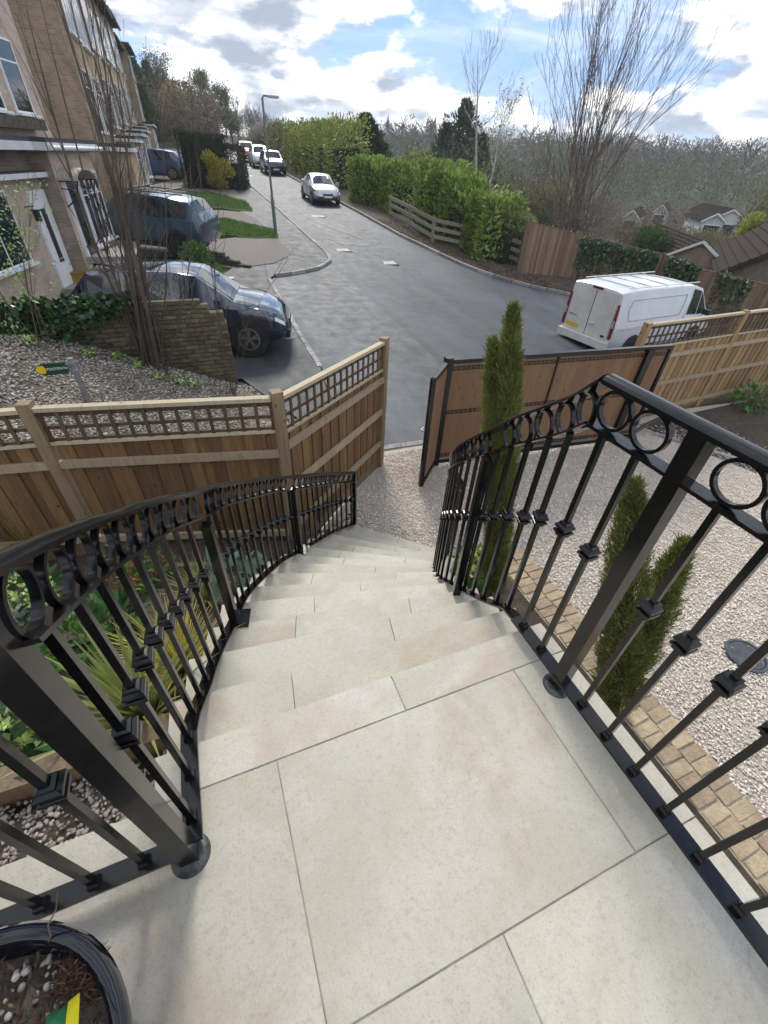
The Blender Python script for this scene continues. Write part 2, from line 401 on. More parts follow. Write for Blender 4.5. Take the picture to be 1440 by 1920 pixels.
def asphalt_mat(name, c1, c2, rough):
    m = mat(name, c1, rough, col2=c2, scale=.55, detail=8, bump=.35, bscale=90)
    t = m.node_tree; b = t.nodes['Principled BSDF']; N = t.nodes.new; L = t.links.new
    src = b.inputs['Base Color'].links[0].from_socket; geo = N('ShaderNodeNewGeometry')
    n = N('ShaderNodeTexNoise'); L(geo.outputs['Position'], n.inputs['Vector']); n.inputs['Scale'].default_value = 70; n.inputs['Detail'].default_value = 3
    mr = N('ShaderNodeMapRange'); L(n.outputs[0], mr.inputs[0]); mr.inputs[1].default_value = .3; mr.inputs[2].default_value = .7; mr.inputs[3].default_value = .55; mr.inputs[4].default_value = 1.5
    # long worn wheel tracks and repair bands
    mp = N('ShaderNodeMapping'); L(geo.outputs['Position'], mp.inputs[0]); mp.inputs['Scale'].default_value = (1.1, .05, 1); mp.inputs['Rotation'].default_value = (0, 0, R(-2))
    n2 = N('ShaderNodeTexNoise'); L(mp.outputs[0], n2.inputs['Vector']); n2.inputs['Scale'].default_value = 1.; n2.inputs['Detail'].default_value = 4
    m2 = N('ShaderNodeMapRange'); L(n2.outputs[0], m2.inputs[0]); m2.inputs[1].default_value = .35; m2.inputs[2].default_value = .65; m2.inputs[3].default_value = .7; m2.inputs[4].default_value = 1.35
    mu = N('ShaderNodeMath'); mu.operation = 'MULTIPLY'; L(mr.outputs[0], mu.inputs[0]); L(m2.outputs[0], mu.inputs[1])
    # fine cracks and sealed joints
    nd_ = N('ShaderNodeTexNoise'); L(geo.outputs['Position'], nd_.inputs['Vector']); nd_.inputs['Scale'].default_value = 1.6; nd_.inputs['Detail'].default_value = 4
    va = N('ShaderNodeVectorMath'); va.operation = 'MULTIPLY_ADD'; L(nd_.outputs['Color'], va.inputs[0]); va.inputs[1].default_value = (.9, .9, 0); L(geo.outputs['Position'], va.inputs[2])
    vo = N('ShaderNodeTexVoronoi'); vo.feature = 'DISTANCE_TO_EDGE'; L(va.outputs[0], vo.inputs['Vector']); vo.inputs['Scale'].default_value = .42
    cm = N('ShaderNodeMapRange'); L(vo.outputs['Distance'], cm.inputs[0]); cm.inputs[1].default_value = .0; cm.inputs[2].default_value = .013; cm.inputs[3].default_value = .45; cm.inputs[4].default_value = 1.
    n5 = N('ShaderNodeTexNoise'); L(geo.outputs['Position'], n5.inputs['Vector']); n5.inputs['Scale'].default_value = .3; m5 = N('ShaderNodeMapRange'); L(n5.outputs[0], m5.inputs[0]); m5.inputs[1].default_value = .5; m5.inputs[2].default_value = .6
    mx5 = N('ShaderNodeMix'); L(m5.outputs[0], mx5.inputs[0]); mx5.inputs[2].default_value = 1.; L(cm.outputs[0], mx5.inputs[3])
    n6 = N('ShaderNodeTexNoise'); L(geo.outputs['Position'], n6.inputs['Vector']); n6.inputs['Scale'].default_value = 3.2; n6.inputs['Detail'].default_value = 7; n6.inputs['Roughness'].default_value = .7
    m6 = N('ShaderNodeMapRange'); L(n6.outputs[0], m6.inputs[0]); m6.inputs[1].default_value = .3; m6.inputs[2].default_value = .7; m6.inputs[3].default_value = .78; m6.inputs[4].default_value = 1.25
    mu2 = N('ShaderNodeMath'); mu2.operation = 'MULTIPLY'; L(mu.outputs[0], mu2.inputs[0]); L(mx5.outputs[0], mu2.inputs[1]); mu3 = N('ShaderNodeMath'); mu3.operation = 'MULTIPLY'; L(mu2.outputs[0], mu3.inputs[0]); L(m6.outputs[0], mu3.inputs[1])
    m7 = N('ShaderNodeMapRange'); L(n6.outputs[0], m7.inputs[0]); m7.inputs[1].default_value = .3; m7.inputs[2].default_value = .7; m7.inputs[3].default_value = rough-.14; m7.inputs[4].default_value = rough+.1; L(m7.outputs[0], b.inputs['Roughness'])
    hs = N('ShaderNodeHueSaturation'); L(src, hs.inputs['Color']); L(mu3.outputs[0], hs.inputs['Value']); L(hs.outputs[0], b.inputs['Base Color'])
    return m
ASPH = asphalt_mat('asphalt', (.050, .058, .072), (.031, .037, .047), .64)
ASPH2 = asphalt_mat('footway_asphalt', (.048, .053, .061), (.032, .036, .042), .68)
BLACK = mat('black_steel', (.0075, .0075, .008), .17, var=.4, scale=30, spec=.42, bump=.012, bscale=60)
EARTH = mat('earth', (.045, .033, .024), .95, col2=(.085, .066, .048), scale=9, bump=1., bscale=60)
VERGE = mat('verge_soil', (.06, .048, .036), .95, col2=(.105, .085, .06), scale=5, bump=1., bscale=50)
GRASS = mat('lawn', (.075, .13, .03), .9, col2=(.045, .085, .02), scale=7, bump=.8, bscale=120)
LAND = mat('rough_land', (.075, .085, .038), .95, col2=(.06, .052, .036), scale=.25, bump=.6, bscale=8)
CONC = mat('concrete', (.30, .285, .26), .85, var=.25, scale=8, bump=.3)
KERBM = mat('kerb_stone', (.30, .295, .285), .8, var=.35, scale=12, objrand=.25, bump=.4)
PAVER = mat('block_paving', (.20, .175, .155), .85, col2=(.14, .122, .11), scale=18, bump=.5)
GRAVB = mat('gravel_bed', (.66, .59, .51), .95, col2=(.48, .42, .35), scale=60, bump=1., bscale=120)
GRAV = mat('gravel_stone', (.78, .70, .615), .85, col2=(.68, .59, .51), scale=3, island=.28)
WHITEP = mat('white_paint', (.72, .73, .74), .45, var=.08, scale=4)
UPVC = mat('white_window_frame', (.76, .77, .78), .3, var=.05)
RUBBER = mat('tyre_rubber', (.018, .018, .019), .8, var=.2)
ALLOY = mat('alloy', (.35, .35, .36), .32, metal=.9, var=.1)
DARKP = mat('dark_plastic', (.02, .021, .023), .55, var=.2)
GLASS = glassmat('window_glass')
BARK = mat('bark', (.085, .066, .05), .9, col2=(.15, .125, .10), scale=8, bump=.6)
TWIG = mat('twig', (.098, .076, .06), .85, var=.35, scale=2)
def woodmat(name, c1, c2, rand=.22, rough=.75):
    m = mat(name, c1, rough, col2=c2, scale=2.2, stretch=(24, 24, 1.2), objrand=rand, bump=.25, bscale=5, detail=7)
    t = m.node_tree; b = t.nodes['Principled BSDF']; N = t.nodes.new; L = t.links.new
    src = b.inputs['Base Color'].links[0].from_socket; geo = N('ShaderNodeNewGeometry'); mp = N('ShaderNodeMapping'); L(geo.outputs['Position'], mp.inputs[0]); mp.inputs['Scale'].default_value = (9, 9, 5.5)
    v = N('ShaderNodeTexVoronoi'); L(mp.outputs[0], v.inputs['Vector']); v.inputs['Scale'].default_value = 1.; mr = N('ShaderNodeMapRange'); L(v.outputs['Distance'], mr.inputs[0]); mr.inputs[1].default_value = .06; mr.inputs[2].default_value = .16
    mx = N('ShaderNodeMix'); mx.data_type = 'RGBA'; L(mr.outputs[0], mx.inputs[0]); mx.inputs[6].default_value = (c1[0]*.3, c1[1]*.25, c1[2]*.2, 1); L(src, mx.inputs[7]); L(mx.outputs[2], b.inputs['Base Color'])
    return m
WBOARD = woodmat('fence_board_wood', (.215, .12, .05), (.145, .075, .029), .32)
WRAIL = woodmat('fence_rail_wood', (.40, .32, .21), (.30, .225, .135), .12)
WPOST = woodmat('fence_post_wood', (.27, .20, .12), (.19, .135, .075), .12)
WTREL = woodmat('trellis_wood', (.12, .075, .042), (.08, .05, .028), .2)
WCAP = woodmat('fence_cap_wood', (.50, .43, .30), (.40, .33, .21), .1)
WOLD = woodmat('weathered_board', (.27, .18, .115), (.18, .115, .075), .35)
WRBOARD = woodmat('larch_board', (.34, .22, .108), (.25, .155, .07), .22)
# ================================================================== land, roads
def axis(lims):
    out = [lims[0][0]]
    for a, b, s in lims: out += list(np.arange(a+s, b+s*.01, s))
    return np.array(out)
xs = axis([(-160, -20, 10), (-20, -5, 1.5), (-5, 25, .75), (25, 80, 4), (80, 420, 12)])
ys = axis([(-8, 3.5, 2), (3.5, 22, .6), (22, 60, 2), (60, 140, 5), (140, 480, 12)])
V = np.array([(x, y, gz(x, y)-.06-(.25 if (-6 < x < 7 and y < 5.2) else 0)) for y in ys for x in xs]); nx = len(xs)
ii = np.arange(len(ys)-1)[:, None]*nx+np.arange(nx-1)[None]
F = np.stack([ii, ii+1, ii+1+nx, ii+nx], -1).reshape(-1, 4)
g = npmesh('ground', V, F, LAND); props(g, kind='structure')
LAWNP = {}
def sheet(name, poly, off, m, res=1.5, f=None, skirt=0., bev=None):
    if name in ('lawn', 'driveway'): skirt = .14
    f = f or gz; bm = bmesh.new(); vs = [bm.verts.new((p[0], p[1], 0)) for p in poly]; bm.faces.new(vs)
    bmesh.ops.triangulate(bm, faces=bm.faces[:])
    x0, x1 = min(p[0] for p in poly), max(p[0] for p in poly); y0, y1 = min(p[1] for p in poly), max(p[1] for p in poly)
    for ax, a, b in ((0, x0, x1), (1, y0, y1)):
        k = math.ceil(a/res)
        while k*res < b:
            co = (k*res, 0, 0) if ax == 0 else (0, k*res, 0); no = (1, 0, 0) if ax == 0 else (0, 1, 0)
            bmesh.ops.bisect_plane(bm, geom=bm.verts[:]+bm.edges[:]+bm.faces[:], plane_co=co, plane_no=no, dist=1e-5); k += 1
    bmesh.ops.recalc_face_normals(bm, faces=bm.faces)
    if bm.faces[0].normal.z < 0: bmesh.ops.reverse_faces(bm, faces=bm.faces[:])
    if skirt:
        ed = [e for e in bm.edges if e.is_boundary]; r = bmesh.ops.extrude_edge_only(bm, edges=ed)
        low = set(v for v in r['geom'] if isinstance(v, bmesh.types.BMVert))
    else: low = set()
    for v in bm.verts: v.co.z = f(v.co.x, v.co.y)+off-(skirt if v in low else 0)
    me = bpy.data.meshes.new(name); bm.to_mesh(me); bm.free(); me.update(); o = link(me, name, m); LAWNP[o.name] = [(p[0], p[1]) for p in poly]; return o
g2 = lambda px, py: (lambda q: (q.x, q.y))(G(px, py))
RK = [g2(*q) for q in [(1050, 549), (1001, 540), (940, 523), (880, 503), (815, 473), (750, 442), (698, 413), (647, 385), (573, 347), (538, 328), (500, 306)]]
RK = [(19.3, 11.2), (18.9, 13.2), (17.2, 14.6)]+RK+[(RK[-1][0]+1.2, 95.), (RK[-1][0]+2.4, 130.)]
LK = [g2(*q) for q in [(600, 690), (563, 630), (535, 580), (505, 524)]]
BELL = [g2(*q) for q in [(515, 518), (560, 512), (600, 503), (620, 490), (612, 475), (580, 447), (545, 415), (510, 383), (480, 358), (450, 332)]]
LKF = [(BELL[-1][0]+.9, 75.), (BELL[-1][0]+3.4, 130.)]
roadpoly = [(1.9, 5.72), (2.2, 5.74), (7.2, 5.6), (21., 5.6), (21., 11.)]+RK+LKF[::-1]+BELL[::-1]+LK[::-1]
road = sheet('road', roadpoly, -.02, ASPH, 1.); props(road, kind='structure')
pavpoly = LK+BELL+LKF+[(3.4, 130), (3.2, 60), (3.5, 40), (3.35, 30), (2.7, 22.), (1.9, 18.2), (.6, 15.6), (-2.6, 14.6), (-2.6, 8.75), (.55, 8.72), (1.15, 7.2), (1.75, 5.73)]
pav = sheet('pavement', pavpoly, .035, ASPH2, 1.); props(pav, kind='structure')
vergepoly = [(x+.14, y) for x, y in RK[1:]]+[(RK[-1][0]+6, 130), (15.5, 60), (14.6, 30), (13.6, 19.3), (16.5, 19.4), (19.8, 17.6), (21., 13.5), (20.5, 11.)]
vg = sheet('verge', vergepoly, .02, VERGE, 1.); props(vg, kind='structure')
# kerbs: every stone is a piece
def kerb(name, label, pts, ln, w, h, up, f=gz):
    t = thing(name, label, 'kerb', (pts[0][0], pts[0][1], f(*pts[0])))
    me = unitbox('kerb_block', KERBM); acc = []
    for a, b in zip(pts[:-1], pts[1:]):
        a, b = Vector(a), Vector(b); acc.append((a, b, (b-a).length))
    tot = sum(q[2] for q in acc); n = int(tot/ln)
    def at(s):
        for a, b, l in acc:
            if s <= l: return a+(b-a)*(s/l)
            s -= l
        return acc[-1][1]
    for i in range(n):
        a, b = at(i*tot/n), at((i+1)*tot/n); L_ = ln*.97 if False else (b-a).length*.965
        if a.y > 62: continue
        j = rnd.uniform(-.006, .006)
        A = Vector((a.x, a.y, f(a.x, a.y)+up-h/2+j)); B = Vector((b.x, b.y, f(b.x, b.y)+up-h/2+j)); M_ = (A+B)/2
        d = (B-A).normalized()
        link(me, 'kerb_stone', None, t, barM(M_-d*L_/2, M_+d*L_/2, w*rnd.uniform(.93, 1.05), h))
    return t
kerb('kerb', 'pale granite sett kerb beside the dark car, running down to the wooden fence', LK, .21, .11, .3, .05)
kerb('kerb', 'rounded kerb sweeping from the driveway mouth up the left side of the road', BELL+LKF, .62, .12, .3, .075)
kerb('kerb', 'pale kerb line along the hedge side of the road', RK[1:], .8, .12, .3, .09)
# threshold between drive and road
kerb('kerb', 'flat pale edging stones between the gravel drive and the road', [(2.25, 5.66), (7.0, 5.5)], .45, .12, .2, .012, lambda x, y: -2.2)
# driveways, lawns on the left
def gp(L): return [g2(*q) for q in L]
d1 = sheet('driveway', gp([(408, 452), (440, 448), (520, 452), (541, 470), (540, 484), (515, 496), (468, 502), (440, 492), (415, 478)])+[(-2.8, 19.6), (-2.8, 22.)], .055, PAVER, 1.2); props(d1, kind='structure')
l1 = sheet('lawn', gp([(424, 413), (470, 425), (515, 435), (522, 448), (470, 449), (425, 443)])+[(0.2, 22.4), (0.2, 24.8)], .06, GRASS, 1.); props(l1, kind='structure')
d2 = sheet('driveway', gp([(415, 396), (455, 400), (483, 414), (497, 427), (470, 423), (424, 411)])+[(-2., 25.2), (-2., 28.)], .055, PAVER, 1.); props(d2, kind='structure')
l2 = sheet('lawn', gp([(388, 362), (430, 372), (465, 383), (474, 398), (440, 397), (415, 392)])+[(0., 29), (0., 33)], .06, GRASS, 1.); props(l2, kind='structure')
d3 = sheet('driveway', gp([(330, 338), (372, 342), (440, 358), (463, 378), (430, 370), (388, 360)])+[(-1., 35), (-1., 39)], .05, PAVER, 1.5); props(d3, kind='structure')
l3 = sheet('lawn', gp([(395, 512), (408, 500), (418, 520), (420, 545), (400, 540), (360, 498)]), .065, GRASS, .8); props(l3, kind='structure')
GBL = mat('grass_blade', (.13, .23, .05), .8, col2=(.09, .16, .035), scale=3, island=.4, trans=.2)
def in_poly(x, y, poly):
    c = False; n = len(poly)
    for i in range(n):
        (x1, y1), (x2, y2) = poly[i], poly[i-1]
        if (y1 > y) != (y2 > y) and x < (x2-x1)*(y-y1)/(y2-y1)+x1: c = not c
    return c
for lab, ob in (('short grass blades of the strip nearest the street lamp', l1), ('short grass blades of the upper strip by the drives', l2), ('short grass blades behind the dark car', l3)):
    bb = [v.co for v in ob.data.vertices]; xa, xb2 = min(v.x for v in bb), max(v.x for v in bb); ya, yb2 = min(v.y for v in bb), max(v.y for v in bb); pl_ = LAWNP[ob.name]; pos = []
    while len(pos) < 7000:
        x, y = rnd.uniform(xa, xb2), rnd.uniform(ya, yb2)
        if in_poly(x, y, pl_): pos.append((x, y, gz(x, y)+.06))
    V, F = leaves(np.array(pos), .11, .22, up=2.2); o = npmesh('grass', V, F, GBL); props(o, lab, 'grass', kind='stuff')
# manhole covers and patches in the road
IRON = mat('worn_iron_cover', (.36, .36, .355), .6, var=.3, scale=20, bump=.4)
PATCH = asphalt_mat('new_asphalt', (.034, .036, .04), (.028, .03, .034), .65)
PALEP = asphalt_mat('pale_asphalt_patch', (.088, .093, .10), (.072, .076, .082), .65)
for (px, py, a, b, lab) in [(641, 468, .62, .45, 'pale manhole cover in the road nearest the rounded kerb'), (727, 492, .66, .5, 'pale manhole cover in the middle of the road, nearest the camera'), (596, 405, .7, .5, 'pale manhole cover up the road in front of the silver car'),
                            (467, 314, .8, .3, 'short white road marking furthest up the hill beside the parked cars'), (468, 329, .8, .3, 'short white road marking nearer the dark hedge')]:
    c = G(px, py); marking = 'marking' in lab
    t = thing('road_marking' if marking else 'manhole_cover', lab, 'road marking' if marking else 'manhole cover', (c.x, c.y, c.z))
    sl_ = math.atan(.05)
    def plate(a, b, z): return MB().box((0, 0, z), (a, b, .016), M=None)
    M_ = Euler((sl_, 0, R(-1.6))).to_matrix().to_4x4()
    if marking:
        me = MB().box((0, 0, -.018), (a*.5, b*3, .012)).mesh('paint', M_); link(me, 'paint', mat('road_paint', (.62, .62, .6), .7, var=.35, scale=15), t, local=True)
    else:
        me = MB().box((0, 0, -.024), (a+.14, b+.14, .02)).mesh('frame', M_); link(me, 'frame', PATCH, t, local=True)
        for sx in (-1, 1):
            me = MB().box((sx*a/4, 0, -.016), (a/2-.02, b, .02)).mesh('lid', M_); link(me, 'lid', IRON, t, local=True)
for poly, m_, nm in [([(445, 540), (470, 590), (480, 640), (500, 690), (520, 690), (498, 630), (482, 580), (462, 536)], PATCH, 'asphalt_patch'),
                     ([(612, 445), (700, 452), (690, 462), (640, 458)], PALEP, 'asphalt_patch'), ([(560, 398), (600, 420), (690, 453), (640, 420)], PALEP, 'asphalt_patch'),
                     ([(535, 415), (552, 430), (558, 428), (543, 413)], PALEP, 'asphalt_patch')]:
    s_ = sheet(nm, gp(poly), .043 if poly[0][0] < 556 and poly[0][0] != 560 else -.012, m_, .8); props(s_, kind='structure')
def litter(name, label, n, fn, m, size, flat=.15, cat=None):
    pos = np.array([fn() for _ in range(n)]); V, F = leaves(pos, size, .6); V[:, 2] = np.repeat(pos[:, 2], 4)+rng.uniform(0, size*.35, len(V)); o = npmesh(name, V, F, m); props(o, label, cat or name.replace('_', ' '), kind='stuff'); return o
LEAFB = mat('dead_leaf', (.16, .095, .055), .9, col2=(.10, .06, .035), scale=4, island=.5)
def lit_fn():
    while True:
        k = rnd.random(); i = rnd.randint(2, 8); a, b = Vector(RK[i]), Vector(RK[i+1]); q = a+(b-a)*rnd.random(); n_ = Vector((b.y-a.y, a.x-b.x)).normalized()
        if n_.x < 0: n_ = -n_
        q = q+n_*abs(rnd.gauss(.2, .8)); return (q.x, q.y, gz(q.x, q.y)+.03)
litter('leaf_litter', 'brown fallen leaves along the kerb below the hedge and old fence', 5200, lit_fn, LEAFB, .11)
# ================================================================== staircase
HS = .165
EL = [(-.289, .755), (-.271, 1.024), (-.229, 1.307), (-.154, 1.578), (-.092, 1.853), (.002, 2.106), (.118, 2.35), (.249, 2.596), (.397, 2.81), (.562, 3.038), (.737, 3.272), (.91, 3.5), (1.086, 3.71), (1.31, 3.93)]
ER = [(.98, .755), (1.037, .963), (1.077, 1.172), (1.13, 1.37), (1.19, 1.57), (1.25, 1.76), (1.33, 1.94), (1.42, 2.11), (1.54, 2.28), (1.67, 2.44), (1.81, 2.60), (1.96, 2.76), (2.11, 2.91), (2.26, 3.06)]
def ext(a, b, l, r):
    a, b = Vector(a), Vector(b); d = (b-a).normalized(); return a-d*l, b+d*r
EDGE = [ext(EL[k], ER[k], .14, .115) for k in range(14)]
stair = thing('stone_staircase', 'curved pale limestone staircase and landing between the black railings', 'staircase', (.4, 2., -2.2))
GROUT = mat('grout', (.34, .32, .275), .9, col2=(.13, .12, .10), scale=9)
RENDER = mat('render_wall', (.55, .52, .46), .85, var=.15, scale=5, bump=.2)
def slab(name, poly, ztop, th, parent, m=STONE, bev=.0018):
    bm = bmesh.new(); n = len(poly); c = sum((Vector(p) for p in poly), Vector((0, 0)))/n
    ar = sum(poly[i][0]*poly[(i+1) % n][1]-poly[(i+1) % n][0]*poly[i][1] for i in range(n))
    if ar < 0: poly = poly[::-1]
    vb = [bm.verts.new((p[0]-c.x, p[1]-c.y, -th)) for p in poly]; vt = [bm.verts.new((p[0]-c.x, p[1]-c.y, 0)) for p in poly]
    top = bm.faces.new(vt); bm.faces.new(vb[::-1])
    for i in range(n): bm.faces.new((vb[i], vb[(i+1) % n], vt[(i+1) % n], vt[i]))
    bmesh.ops.bevel(bm, geom=list(top.edges), offset=bev, segments=2, affect='EDGES')
    me = bpy.data.meshes.new(name); bm.to_mesh(me); bm.free(); return link(me, name, m, parent, Matrix.Translation((c.x, c.y, ztop)))
def inset(poly, g):
    n = len(poly); out = []; ar = sum(poly[i][0]*poly[(i+1) % n][1]-poly[(i+1) % n][0]*poly[i][1] for i in range(n)); sg = 1 if ar > 0 else -1
    for i in range(n):
        p0, p1, p2 = Vector(poly[i-1]), Vector(poly[i]), Vector(poly[(i+1) % n]); a = (p1-p0).normalized(); b = (p2-p1).normalized()
        na = Vector((-a.y, a.x))*sg; nb = Vector((-b.y, b.x))*sg; k = max(.3, 1+na.dot(nb)); out.append(tuple(p1+(na+nb)*(g/k)))
    return out
# landing: body, then every slab
LX0, LX1 = -2.35, 1.095
MB().prism([(LX0, -1.9), (LX1-.02, -1.9), (LX1-.02, .74), (-.40, .74), (-.40, .60), (LX0, .60)], -2.5, -.034).build('landing_wall', RENDER, stair)
MB().prism([(LX0+.02, -1.9), (LX1-.03, -1.9), (LX1-.03, .735), (-.395, .735), (-.395, .59), (LX0+.02, .59)], -.033, -.0025).build('joint_mortar', GROUT, stair)
gj = .0015
def rect(a, b, c, d): return [(a, c), (b, c), (b, d), (a, d)]
for a, b in ((-.418, .397), (.397, LX1)): slab('paving_slab', inset(rect(a, b, .612, .757), gj), 0, .032, stair)
rows = [(.006, .612, [(-2.35, -1.87), (-1.87, -.962), (-.962, -.058), (-.058, .851), (.851, LX1)]), (-.6, .006, [(-2.35, -1.42), (-1.42, -.51), (-.51, .397), (.397, LX1)]), (-1.206, -.6, [(-2.35, -1.87), (-1.87, -.962), (-.962, -.058), (-.058, .851), (.851, LX1)]), (-1.9, -1.206, [(-2.35, -1.42), (-1.42, -.51), (-.51, .397), (.397, LX1)])]
for y0, y1, xsn in rows:
    for a, b in xsn: slab('paving_slab', inset(rect(a, b, y0, y1), gj), rnd.uniform(-.0008, .0008), .032, stair)
fr = [.42, .30, .62, .47, .36, .55, .44, .60, .38, .52, .33, .58, .45, .5]
for k in range(1, 14):
    z = -k*HS; A0, B0 = EDGE[k-1]; A1, B1 = EDGE[k]
    bk = ((A0-A1)+(B0-B1)).normalized()*.06
    A0, B0 = A0+bk*.5, B0+bk*.5
    ins = .022
    fA, fB = A1+bk*(ins/.06), B1+bk*(ins/.06)
    d_ = (fB-fA).normalized()*.02
    st = MB().prism([fA+d_, fB-d_, B0-d_, A0+d_], -2.5, z-.031).build('step', RENDER, stair)
    cuts = [0, fr[k], 1] if k % 3 else [0, .3, .72, 1]
    # broad slabs across the tread
    for u, v in zip(cuts[:-1], cuts[1:]):
        L_ = lambda a, b, t: (a[0]+(b[0]-a[0])*t, a[1]+(b[1]-a[1])*t)
        poly = [L_(A1, B1, u), L_(A1, B1, v), L_(A0, B0, v), L_(A0, B0, u)]
        slab('tread_slab', inset(poly, .0012), z+rnd.uniform(-.0008, .0008), .03, st)
# ================================================================== railings
def resample(pts, s0):
    P_ = [Vector(p) for p in pts]; ac = [0]
    for a, b in zip(P_[:-1], P_[1:]): ac.append(ac[-1]+(Vector((b.x, b.y))-Vector((a.x, a.y))).length)
    def at(s):
        s = min(max(s, 0), ac[-1])
        for i in range(len(P_)-1):
            if s <= ac[i+1]+1e-9:
                t = (s-ac[i])/max(1e-9, ac[i+1]-ac[i]); return P_[i].lerp(P_[i+1], t)
        return P_[-1]
    return at, ac
def smoothpath(pts, n):
    """Catmull-Rom through points of any dimension"""
    P_ = [np.array(p, float) for p in pts]; out = []
    for i in range(len(P_)-1):
        p0, p1, p2, p3 = P_[max(i-1, 0)], P_[i], P_[i+1], P_[min(i+2, len(P_)-1)]
        for k in range(n):
            t = k/n; out.append(.5*((2*p1)+(-p0+p2)*t+(2*p0-5*p1+4*p2-p3)*t*t+(-p0+3*p1-3*p2+p3)*t**3))
    out.append(P_[-1]); return out
HRPROF = [(-.026, -.011), (.026, -.011), (.026, .000), (.019, .008), (.008, .012), (-.008, .012), (-.019, .008), (-.026, .000)]
BARP = [(-.022, -.005), (.022, -.005), (.022, .005), (-.022, .005)]
BOTP = [(-.025, -.006), (.025, -.006), (.025, .006), (-.025, .006)]
def ring_mesh():
    b = MB(); n = 28; ro, ri, w = .0545, .0455, .007
    b.lathe([(ro, -w), (ro, w), (ri, w), (ri, -w), (ro, -w)], n, axis='Y'); me = b.mesh('ring'); bm = bmesh.new(); bm.from_mesh(me); bmesh.ops.remove_doubles(bm, verts=bm.verts, dist=1e-5); bmesh.ops.recalc_face_normals(bm, faces=bm.faces); bm.to_mesh(me); bm.free(); shade(me, 40); me.materials.append(BLACK); return me
RING = ring_mesh()
def collar_mesh():
    b = MB(); prof = [(.009, -.03), (.016, -.028), (.016, -.02), (.023, -.014), (.023, -.006), (.015, -.003), (.015, .003), (.023, .006), (.023, .014), (.016, .02), (.016, .028), (.009, .03)]
    b.lathe([(r*1.414, z) for r, z in prof], 4); M_ = Matrix.Rotation(R(45), 4, 'Z'); me = b.mesh('collar', M_); bm = bmesh.new(); bm.from_mesh(me); bmesh.ops.recalc_face_normals(bm, faces=bm.faces); bm.to_mesh(me); bm.free(); me.materials.append(BLACK); return me
COLLAR = collar_mesh(); BALU = unitbox('baluster', BLACK)
def shoe_mesh():
    me = MB().lathe([(.019, 0), (.019, .012), (.013, .022), (.013, 0)], 4).mesh('shoe', Matrix.Rotation(R(45), 4, 'Z')); me.materials.append(BLACK); return me
SHOE = shoe_mesh()
def railing(label, segs, posts, loc):
    """segs: list of dense paths of (x,y,ztop,zbottom), each swept on its own; posts: (x,y,z0,ztop,heading,plate)"""
    t = thing('railing', label, 'railing', loc)
    for pts, b0, gap, rgap in segs:
        P_ = [np.array(p, float) for p in pts]
        MB().sweep([(p[0], p[1], p[2]-.013) for p in P_], HRPROF).build('handrail', BLACK, t, smooth=35)
        MB().sweep([(p[0], p[1], p[2]-.143) for p in P_], BARP).build('ring_bar', BLACK, t)
        MB().sweep([(p[0], p[1], p[3]) for p in P_], BOTP).build('bottom_rail', BLACK, t)
        ac = [0]
        for a, b in zip(P_[:-1], P_[1:]): ac.append(ac[-1]+math.hypot(*(b-a)[:2]))
        def at(s):
            i = min(len(P_)-2, max(0, int(np.searchsorted(ac, s)-1))); u = (s-ac[i])/max(1e-9, ac[i+1]-ac[i]); q = P_[i]+(P_[i+1]-P_[i])*u; d = P_[i+1]-P_[i]; return q, math.atan2(d[1], d[0]), d[2]/max(1e-9, math.hypot(d[0], d[1]))
        n = max(1, round((ac[-1]-2*b0)/gap))
        for i in range(n+1):
            q, h, sl_ = at(b0+(ac[-1]-2*b0)*i/n)
            if any(math.hypot(q[0]-p[0], q[1]-p[1]) < .045 for p in posts): continue
            zt, zb = q[2]-.143, q[3]; M_ = TRS((q[0], q[1], (zt+zb)/2), h, (.0165, .0165, zt-zb-.004))
            bo = link(BALU, 'baluster', None, t, M_)
            link(COLLAR, 'collar', None, bo, TRS((q[0], q[1], zb+(zt-zb)*.60), h))
            link(SHOE, 'shoe', None, bo, TRS((q[0], q[1], zb+.005), h))
        n = max(1, round((ac[-1]-.11)/rgap))
        for i in range(n+1):
            q, h, sl_ = at(.055+(ac[-1]-.11)*i/n)
            if any(math.hypot(q[0]-p[0], q[1]-p[1]) < .055 for p in posts): continue
            link(RING, 'ring', None, t, TRS((q[0], q[1], q[2]-.0815), h, (1, 1, 1.)))
    for (x, y, z0, zt, h, kind) in posts:
        w = .042 if kind != 'big' else .046
        MBp = MB().box((x, y, (z0+zt)/2), (w, w, zt-z0), h); po = MBp.build('post', BLACK, t)
        if kind == 'plate': MB().box((x+.03, y+.02, z0+.004), (.12, .10, .008), h).build('base_plate', BLACK, po)
        if kind == 'big': MB().lathe([(.0, .012), (.034, .012), (.046, .007), (.052, .0)], 24, (x, y, z0)).build('base_plate', mat('cast_base', (.10, .10, .10), .4, metal=.6, var=.5, scale=40), po, smooth=40)
    return t
